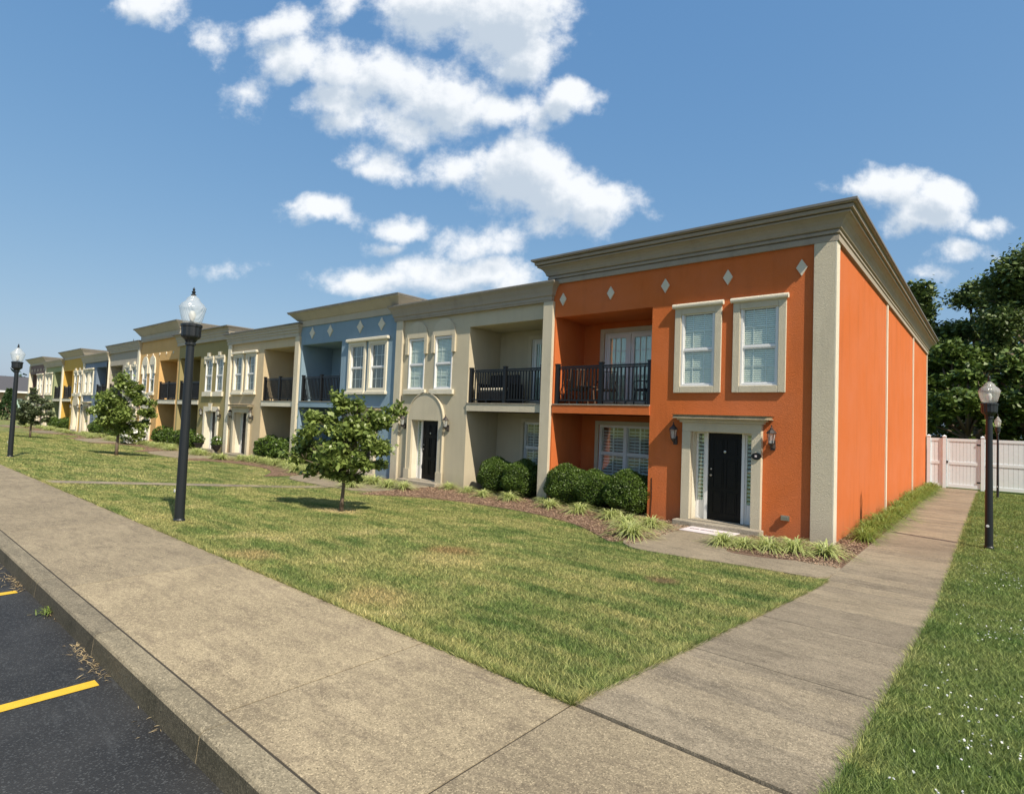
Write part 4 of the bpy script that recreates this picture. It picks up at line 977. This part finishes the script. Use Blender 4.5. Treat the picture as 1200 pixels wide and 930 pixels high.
# far left: evergreens, long low building, hills of trees
first = None
for i, (x, y, h, r) in enumerate(((-88, 8.5, 3.2, 1.2), (-91, 11.0, 3.5, 1.3), (-93, 13.6, 3.7, 1.3), (-95, 17.5, 4.4, 1.5), (-86, 6.0, 3.3, 1.3), (-97, 20.5, 4.6, 1.6), (-84, 2.0, 3.2, 1.3))):
    t = empty('evergreen_tree', (x, y, GZ), label=('dark conical evergreen far left, below the end of the dark roof', 'dark conical evergreen left of the far lamp pole', 'dark conical evergreen just behind the far lamp pole', 'tall dark evergreen right of the far lamp pole', 'low evergreen at the left edge of the photo', 'tall evergreen beside the far end of the row', 'evergreen outside the left edge')[i], cat='evergreen', group='evergreens at the far end of the lawn')
    n = 2200; f = rng.uniform(0, 1, n) ** .8; a = rng.uniform(0, 2 * PI, n); rr = r * (1 - f * .85) * rng.uniform(.75, 1.05, n); P = np.stack([rr * np.cos(a), rr * np.sin(a), h * f + .1], 1)
    leaves('crown', P, .16, M['evergreen'], t, up=.2, droop=(0, 0, .8)); MB().tube([(0, 0, 0), (0, 0, h * .9)], [.12, .03], 7).build('trunk', M['bark'], t)
b = empty('long_building', (-128, 8, GZ), label='long low building with a dark shingle roof and tan walls beyond the lawn', cat='building')
MB().box(-8, 8, -22, 34, 0, 4.0).build('wall', M['farwall'], b)
r = MB(); r.add([(-9, -23, 4.0), (9, -23, 4.0), (9, 35, 4.0), (-9, 35, 4.0), (0, -17, 6.6), (0, 29, 6.6)], [(0, 1, 4), (1, 2, 5, 4), (2, 3, 5), (3, 0, 4, 5), (0, 3, 2, 1)]); r.build('roof', M['shingle'], b)
MB().box(9.0, 9.12, -23, 35, 3.72, 4.0).build('fascia', M['white'], b)
for yy_ in range(-20, 34, 5):
    w = MB().box(8.0, 8.08, yy_, yy_ + 1.2, 1.2, 2.8).build('window', M['white'], b); MB().box(8.081, 8.10, yy_ + .1, yy_ + 1.1, 1.3, 2.7).build('pane', M['glass'], w)
hp = []
for i in range(60):
    cy = rng.uniform(-60, 110); h = 6 + 2.5 * math.sin(cy * .13) + rng.uniform(-1, 1.5); q = rng.normal(size=(330, 3)) * np.array([3, 4, 2.2]); q += np.array([-185 + rng.uniform(-6, 6), cy, h * .72 - 1]); hp.append(q)
P = np.concatenate(hp); P = P[P[:, 2] > -.5]
tag(leaves('far_treeline', P, .75, M['hill'], up=.3), 'hazy line of trees on the horizon beyond the long building', 'treeline', kind='stuff')
# rooftop vent between the taupe and slate blue houses
t = empty('roof_vent', (-49.9, 14.2, GZ + 6.0), label='small dark turbine vent on the roof between taupe and slate blue houses', cat='roof vent')
MB().lathe([(.16, 0), (.16, .55), (.18, .56)], n=12).build('flue', M['white'], t); MB().lathe([(.18, .56), (.30, .66), (.34, .80), (.28, .95), (.12, 1.02), (.02, 1.10), (.02, 1.3)], n=16, flute=.18).build('turbine', M['lantern'], t)

# ------------------------------------------------------------------ grass blades, clover, chips, straw
rg = np.random.default_rng(11)
def grass(n, sampler, hgt, wd, name, lab):
    x, y, kk = sampler(n)
    z = tz(y) - .012; n = len(x)
    d = np.hypot(x, y)
    h = hgt * rg.uniform(.6, 1.25, n) * kk; w = wd * (1 + d / 7.0) * rg.uniform(.7, 1.2, n)
    az = rg.uniform(0, 2 * PI, n); la = rg.uniform(0, 2 * PI, n); ln = h * rg.uniform(.3, 1.7, n)
    bx, by = np.cos(az) * w * .5, np.sin(az) * w * .5
    A = np.stack([x - bx, y - by, z], 1); B = np.stack([x + bx, y + by, z], 1); T = np.stack([x + np.cos(la) * ln, y + np.sin(la) * ln, z + h], 1)
    P = np.stack([A, B, T], 1).reshape(-1, 3)
    return tag(np_mesh(name, P, 3, n, M['blade']), lab, 'grass', kind='stuff')
def in_bed_front(x):
    """front (smallest y) of beds/paths at x, for the left lawn"""
    f = np.full_like(x, 10.75)
    for xc in BX:
        dx = np.abs(x - xc); e = np.interp(dx, [.3, 1.3, 2.3, 3.0, 3.5, 4.05, 4.1], [10.74, 10.66, 10.38, 10.0, 9.6, 9.25, 9.5]); f = np.where(dx < 4.1, np.minimum(f, e), f)
    for xc in PADS: f = np.where(np.abs(x - xc) < 2.5, 9.56, f)
    f = np.where(x > -5.2, np.interp(x, [-5.2, -4.85, -3.9, -2.85, -1.87], [9.4, 9.12, 9.2, 9.42, 9.45]), f)
    return f
def s_left(n):
    # density falls with distance: sample polar-ish
    r = 2.9 + (58 - 2.9) * rg.uniform(0, 1, n) ** 2.3; a = rg.uniform(0, 1, n)
    x = np.where(rg.uniform(0, 1, n) < .62, -1.87 - (r - 2.9) * .9 * 1.0, -1.87 - rg.uniform(0, 12, n))
    y = 2.86 + (10.9 - 2.86) * rg.uniform(0, 1, n) ** 1.25
    x = x + rg.normal(size=n) * .8
    ok = (x < -1.875) & (y < in_bed_front(x) + .02)
    ok &= ~((x > PADS[0] + .38) & (x < PADS[0] + .92) & (y < 7.0))
    for cx, cy, rr in ((-3.29, 7.0, .17), (-10.2, 6.7, .25)): ok &= np.hypot(x - cx, y - cy) > rr * rg.uniform(.5, 1.3, n)
    x, y = x[ok], y[ok]; return x, y, np.ones(len(x))
def s_right(n):
    y = 2.86 + (31 - 2.86) * rg.uniform(0, 1, n) ** 1.9; x = -.57 + rg.uniform(0, 1, n) * (1.2 + y * .22)
    return x, y, np.full(n, 1.12)
def s_edge(n):
    # overhanging tufts along the concrete edges
    k = n // 3
    x1 = -1.87 - 28 * rg.uniform(0, 1, k) ** 1.6; y1 = 2.85 + np.abs(rg.normal(size=k)) * .03
    y2 = 2.86 + 6.5 * rg.uniform(0, 1, k); x2 = -1.865 - np.abs(rg.normal(size=k)) * .03
    y3 = 2.86 + 27 * rg.uniform(0, 1, k) ** 1.6; x3 = -.57 + np.abs(rg.normal(size=k)) * .03
    return np.concatenate([x1, x2, x3]), np.concatenate([y1, y2, y3]), np.full(3 * k, 1.15)
grass(760000, s_left, .030, .0036, 'lawn_grass', 'mown green and straw coloured grass of the lawn left of the side path')
grass(340000, s_right, .034, .0038, 'clover_lawn_grass', 'lush green grass of the lawn right of the side path')
grass(36000, s_edge, .048, .0045, 'edge_grass', 'grass tufts overhanging the edges of the sidewalk and side path')
# clover heads on the right lawn
n = 2400; y = 2.9 + 15 * rg.uniform(0, 1, n) ** 1.3; x = -.4 + rg.uniform(0, 1, n) * (1.3 + y * .2)
cl = np.sin(x * 3.1 + 1) * np.sin(y * 1.7) + rg.normal(size=n) * .45; ok = cl > .15; x, y = x[ok], y[ok]; n = len(x)
C0 = np.stack([x, y, tz(y) + .036 + rg.uniform(-.01, .012, n)], 1); r_ = .0085
P = np.repeat(C0, 3, 0) + rg.normal(size=(3 * n, 3)) * .003
tag(leaves('clover_flowers', P, .0060, M['petal'], up=1.0, asp=.95), 'small white clover heads scattered in the right lawn', 'clover', kind='stuff')
# bark chips in the beds
n = 42000; x = np.concatenate([rg.uniform(-13.5, -5.0, n // 2), rg.uniform(-2.43, -1.88, n // 8), rg.uniform(-3.8, -1.9, n // 8), rg.uniform(-66, -13, n // 4)]); n = len(x)
yy_ = np.concatenate([in_bed_front(x[:21000]) + rg.uniform(.0, 3.2, 21000), rg.uniform(12.5, 22, 42000 // 8), rg.uniform(10.4, 12.4, 42000 // 8), in_bed_front(x[-42000 // 4:]) + rg.uniform(.05, 1.9, 42000 // 4)])
m_ok = ~((yy_ > 12.46) & (x < -9.2) & (x > -9.5)); x, yy_ = x[m_ok], yy_[m_ok]
P = np.stack([x, yy_, np.full(len(x), GZ + .014) + rg.uniform(0, .018, len(x))], 1)
for xc in PADS: P = P[~((np.abs(P[:, 0] - xc) < 2.5) & ~((np.abs(P[:, 0] - xc) < .9) & (P[:, 1] > 10.95)))]
tag(leaves('mulch_chips', P, .024, M['chip'], up=1.2, asp=.3), 'loose reddish brown bark chips covering the planting beds', 'mulch', kind='stuff')
# straw and grit in the gutter
n = 2600; x = -.5 - 13 * rg.uniform(0, 1, n) ** 1.1; cl = np.sin(x * 2.3) + np.sin(x * 5.1 + 1) + rg.normal(size=n) * .5; x = x[cl > .5]; n = len(x)
P = np.stack([x, 1.258 - np.abs(rg.normal(size=n)) * .05, np.full(n, -.143)], 1)
tag(leaves('gutter_straw', P, .022, M['straw'], up=2.5, asp=.12), 'dry straw and grit lying along the foot of the kerb', 'straw', kind='stuff')
# weed tuft in the kerb
o = strip_mesh('kerb_weed', clump_rows(40, .12, .008, spread=.6, seed=4), M['liri_side'], loc=(-6.1, 1.25, -.148)); tag(o, 'small green weed growing at the foot of the kerb', 'weed')

# ------------------------------------------------------------------ camera
q = (-0.7038635033519341, 0.0444939604309658, 0.03928851525669479); F = 668.9564
yaw, pit, rol = q
f = Vector((math.sin(yaw) * math.cos(pit), math.cos(yaw) * math.cos(pit), math.sin(pit))); r = Vector((math.cos(yaw), -math.sin(yaw), 0)); u = r.cross(f)
r2 = r * math.cos(rol) + u * math.sin(rol); u2 = -r * math.sin(rol) + u * math.cos(rol)
cam = bpy.data.cameras.new('camera'); co = bpy.data.objects.new('camera', cam); COL.objects.link(co)
mw = Matrix((( r2.x, u2.x, -f.x, 0), (r2.y, u2.y, -f.y, 0), (r2.z, u2.z, -f.z, CAMZ), (0, 0, 0, 1)))
co.matrix_world = mw; cam.sensor_width = 36; cam.sensor_fit = 'HORIZONTAL'; cam.lens = 36 * F / 1200; cam.clip_end = 3000; cam.clip_start = .05
sc.camera = co

# ------------------------------------------------------------------ light and sky
S = Vector((1, -.30, 1.12)).normalized()
sun = bpy.data.lights.new('sun', 'SUN'); so = bpy.data.objects.new('sun', sun); COL.objects.link(so)
so.rotation_euler = S.to_track_quat('Z', 'Y').to_euler(); sun.energy = 4.8; sun.angle = math.radians(.5); sun.color = (1, .90, .76)
w = bpy.data.worlds.new('World'); sc.world = w; w.use_nodes = True; nt = w.node_tree; nt.nodes.clear()
out = nt.nodes.new('ShaderNodeOutputWorld'); bg = nt.nodes.new('ShaderNodeBackground'); nt.links.new(bg.outputs[0], out.inputs[0])
sky = nt.nodes.new('ShaderNodeTexSky'); sky.sky_type = 'NISHITA'; sky.sun_disc = False
sky.sun_elevation = math.asin(S.z); sky.sun_rotation = math.atan2(S.x, S.y); sky.air_density = 1.0; sky.dust_density = 1.4; sky.ozone_density = 1.6; sky.altitude = 100
bg.inputs['Strength'].default_value = .10
# clouds: soft blobs on the celestial sphere, broken up by noise (gnomonic coordinates about one world heading)
def dirof(px, py):
    v = r2 * ((px - 600) / F) - u2 * ((py - 465) / F) + f
    h0 = Vector((math.sin(yaw), math.cos(yaw), 0)); return (v.dot(r) / v.dot(h0), v.z / v.dot(h0))
clouds = [(332, 36, 38, 20, .95), (322, 72, 26, 22, .75), (352, 62, 26, 20, .7), (290, 112, 20, 18, .5), (400, 84, 42, 26, 1), (392, 124, 34, 28, 1), (455, 92, 54, 28, 1.1), (518, 118, 60, 32, 1.15), (470, 148, 44, 22, .8), (592, 131, 52, 19, 1), (664, 117, 36, 15, 1.05), (452, 196, 32, 14, .8), (418, 180, 14, 14, .5),
          (545, 192, 38, 20, .8), (618, 205, 60, 42, 1.25), (692, 236, 52, 28, 1.15), (650, 225, 56, 34, 1.1), (525, 12, 76, 40, 1.1), (600, 22, 66, 48, 1.25), (612, 66, 44, 28, 1.1), (180, 12, 38, 18, .9), (376, 249, 38, 15, .95), (348, 242, 16, 6, .6), (472, 264, 34, 13, .95), (450, 288, 18, 7, .6),
          (560, 285, 44, 20, .75), (592, 268, 22, 12, .6), (440, 326, 70, 12, .7), (500, 318, 64, 18, .8), (570, 322, 64, 22, .85), (610, 342, 60, 16, .6), (632, 262, 16, 8, .6), (265, 313, 26, 6, .42), (405, 10, 22, 16, .62), (250, 50, 18, 12, .4),
          (1050, 222, 48, 20, 1.05), (1098, 232, 38, 17, .95), (1085, 254, 48, 20, 1.05), (1008, 226, 32, 11, .85), (1145, 268, 30, 9, .8), (1128, 294, 26, 7, .6), (1084, 316, 22, 5, .42)]
tc = nt.nodes.new('ShaderNodeTexCoord'); D = tc.outputs['Generated']
def vdot(a, vec):
    n = nt.nodes.new('ShaderNodeVectorMath'); n.operation = 'DOT_PRODUCT'; nt.links.new(a, n.inputs[0]); n.inputs[1].default_value = vec; return n.outputs['Value']
def math_(op, a, b=None, c=None, clamp=False):
    n = nt.nodes.new('ShaderNodeMath'); n.operation = op; n.use_clamp = clamp
    for i, v in enumerate((a, b, c)):
        if v is None: continue
        if isinstance(v, (int, float)): n.inputs[i].default_value = v
        else: nt.links.new(v, n.inputs[i])
    return n.outputs[0]
hh = math_('MAXIMUM', vdot(D, (math.sin(yaw), math.cos(yaw), 0)), .08)
uu = math_('DIVIDE', vdot(D, (math.cos(yaw), -math.sin(yaw), 0)), hh); vv = math_('DIVIDE', vdot(D, (0, 0, 1)), hh)
cx = nt.nodes.new('ShaderNodeCombineXYZ'); nt.links.new(uu, cx.inputs[0]); nt.links.new(vv, cx.inputs[1]); UV = cx.outputs[0]
def field(vec):
    wn = nt.nodes.new('ShaderNodeTexNoise'); wn.inputs['Scale'].default_value = 9; wn.inputs['Detail'].default_value = 5; nt.links.new(vec, wn.inputs['Vector'])
    sub = nt.nodes.new('ShaderNodeVectorMath'); sub.operation = 'MULTIPLY_ADD'; nt.links.new(wn.outputs['Color'], sub.inputs[0]); sub.inputs[1].default_value = (.11, .085, 0)
    off = nt.nodes.new('ShaderNodeVectorMath'); off.operation = 'SUBTRACT'; nt.links.new(vec, off.inputs[0]); off.inputs[1].default_value = (.055, .0425, 0); nt.links.new(off.outputs[0], sub.inputs[2])
    sp = nt.nodes.new('ShaderNodeSeparateXYZ'); nt.links.new(sub.outputs[0], sp.inputs[0]); acc = None
    for (px, py, rx, ry, wgt) in clouds:
        c = dirof(px, py); ex = dirof(px + rx, py); ey = dirof(px, py - ry)
        ru = math.hypot(ex[0] - c[0], ex[1] - c[1]) * 1.14 + .008; rv = math.hypot(ey[0] - c[0], ey[1] - c[1]) * 1.14 + .008
        mp = nt.nodes.new('ShaderNodeMapping'); mp.vector_type = 'POINT'; mp.inputs['Scale'].default_value = (1 / ru, 1 / rv, 0); mp.inputs['Location'].default_value = (-c[0] / ru, -c[1] / rv, 0)
        cb = nt.nodes.new('ShaderNodeCombineXYZ'); nt.links.new(sp.outputs[0], cb.inputs[0]); nt.links.new(sp.outputs[1], cb.inputs[1])
        if acc is not None: nt.links.new(acc, cb.inputs[2])          # chained so that the blobs are evaluated one after another
        nt.links.new(cb.outputs[0], mp.inputs[0]); L = nt.nodes.new('ShaderNodeVectorMath'); L.operation = 'LENGTH'; nt.links.new(mp.outputs[0], L.inputs[0])
        val = math_('MULTIPLY_ADD', L.outputs['Value'], -1.0 * wgt, 1.0 * wgt)
        acc = val if acc is None else math_('SMOOTH_MAX', acc, val, .18)
    acc = math_('MAXIMUM', acc, -.6)
    fn = nt.nodes.new('ShaderNodeTexNoise'); fn.inputs['Scale'].default_value = 15; fn.inputs['Detail'].default_value = 9; fn.inputs['Roughness'].default_value = .64; nt.links.new(vec, fn.inputs['Vector'])
    fc = math_('MULTIPLY_ADD', fn.outputs[0], 1.6, -.80)
    return math_('ADD', acc, fc)
d1 = field(UV)
o2 = nt.nodes.new('ShaderNodeVectorMath'); o2.operation = 'ADD'; nt.links.new(UV, o2.inputs[0]); o2.inputs[1].default_value = (.022, .040, 0)
zz = nt.nodes.new('ShaderNodeCombineXYZ'); nt.links.new(math_('MULTIPLY', d1, 0.0), zz.inputs[2]); o3 = nt.nodes.new('ShaderNodeVectorMath'); o3.operation = 'ADD'; nt.links.new(o2.outputs[0], o3.inputs[0]); nt.links.new(zz.outputs[0], o3.inputs[1])
d2 = field(o3.outputs[0])
mr = nt.nodes.new('ShaderNodeMapRange'); mr.interpolation_type = 'SMOOTHSTEP'; nt.links.new(d1, mr.inputs[0]); mr.inputs[1].default_value = -.12; mr.inputs[2].default_value = .60
lit = nt.nodes.new('ShaderNodeMapRange'); lit.interpolation_type = 'SMOOTHSTEP'; nt.links.new(d2, lit.inputs[0]); lit.inputs[1].default_value = .05; lit.inputs[2].default_value = .85; lit.inputs[3].default_value = 1; lit.inputs[4].default_value = 0
cc = mixc(nt, lit.outputs[0], (4.8, 5.5, 6.3), (8.1, 8.3, 8.5))
front = nt.nodes.new('ShaderNodeMapRange'); nt.links.new(vdot(D, (math.sin(yaw), math.cos(yaw), 0)), front.inputs[0]); front.inputs[1].default_value = .1; front.inputs[2].default_value = .3
mask = math_('MULTIPLY', math_('MULTIPLY', mr.outputs[0], front.outputs[0]), .95)
sr = nt.nodes.new('ShaderNodeSeparateColor'); nt.links.new(sky.outputs[0], sr.inputs[0]); cr = nt.nodes.new('ShaderNodeCombineColor')
for i, (A, x0, p) in enumerate(((1.10, .958, .74), (2.38, 1.533, .50), (4.50, 2.733, .29))):      # hazier, flatter summer sky than the raw model
    nt.links.new(math_('MULTIPLY', math_('POWER', math_('MULTIPLY', sr.outputs[i], 1 / x0), p), A), cr.inputs[i])
nt.links.new(mixc(nt, mask, cr.outputs[0], cc), bg.inputs['Color'])
w.cycles.sampling_method = 'MANUAL'; w.cycles.sample_map_resolution = 1024
sc.view_settings.view_transform = 'Standard'; sc.view_settings.look = 'None'; sc.view_settings.exposure = .3; sc.view_settings.gamma = 1
sc.cycles.max_bounces = 6; sc.cycles.transparent_max_bounces = 12
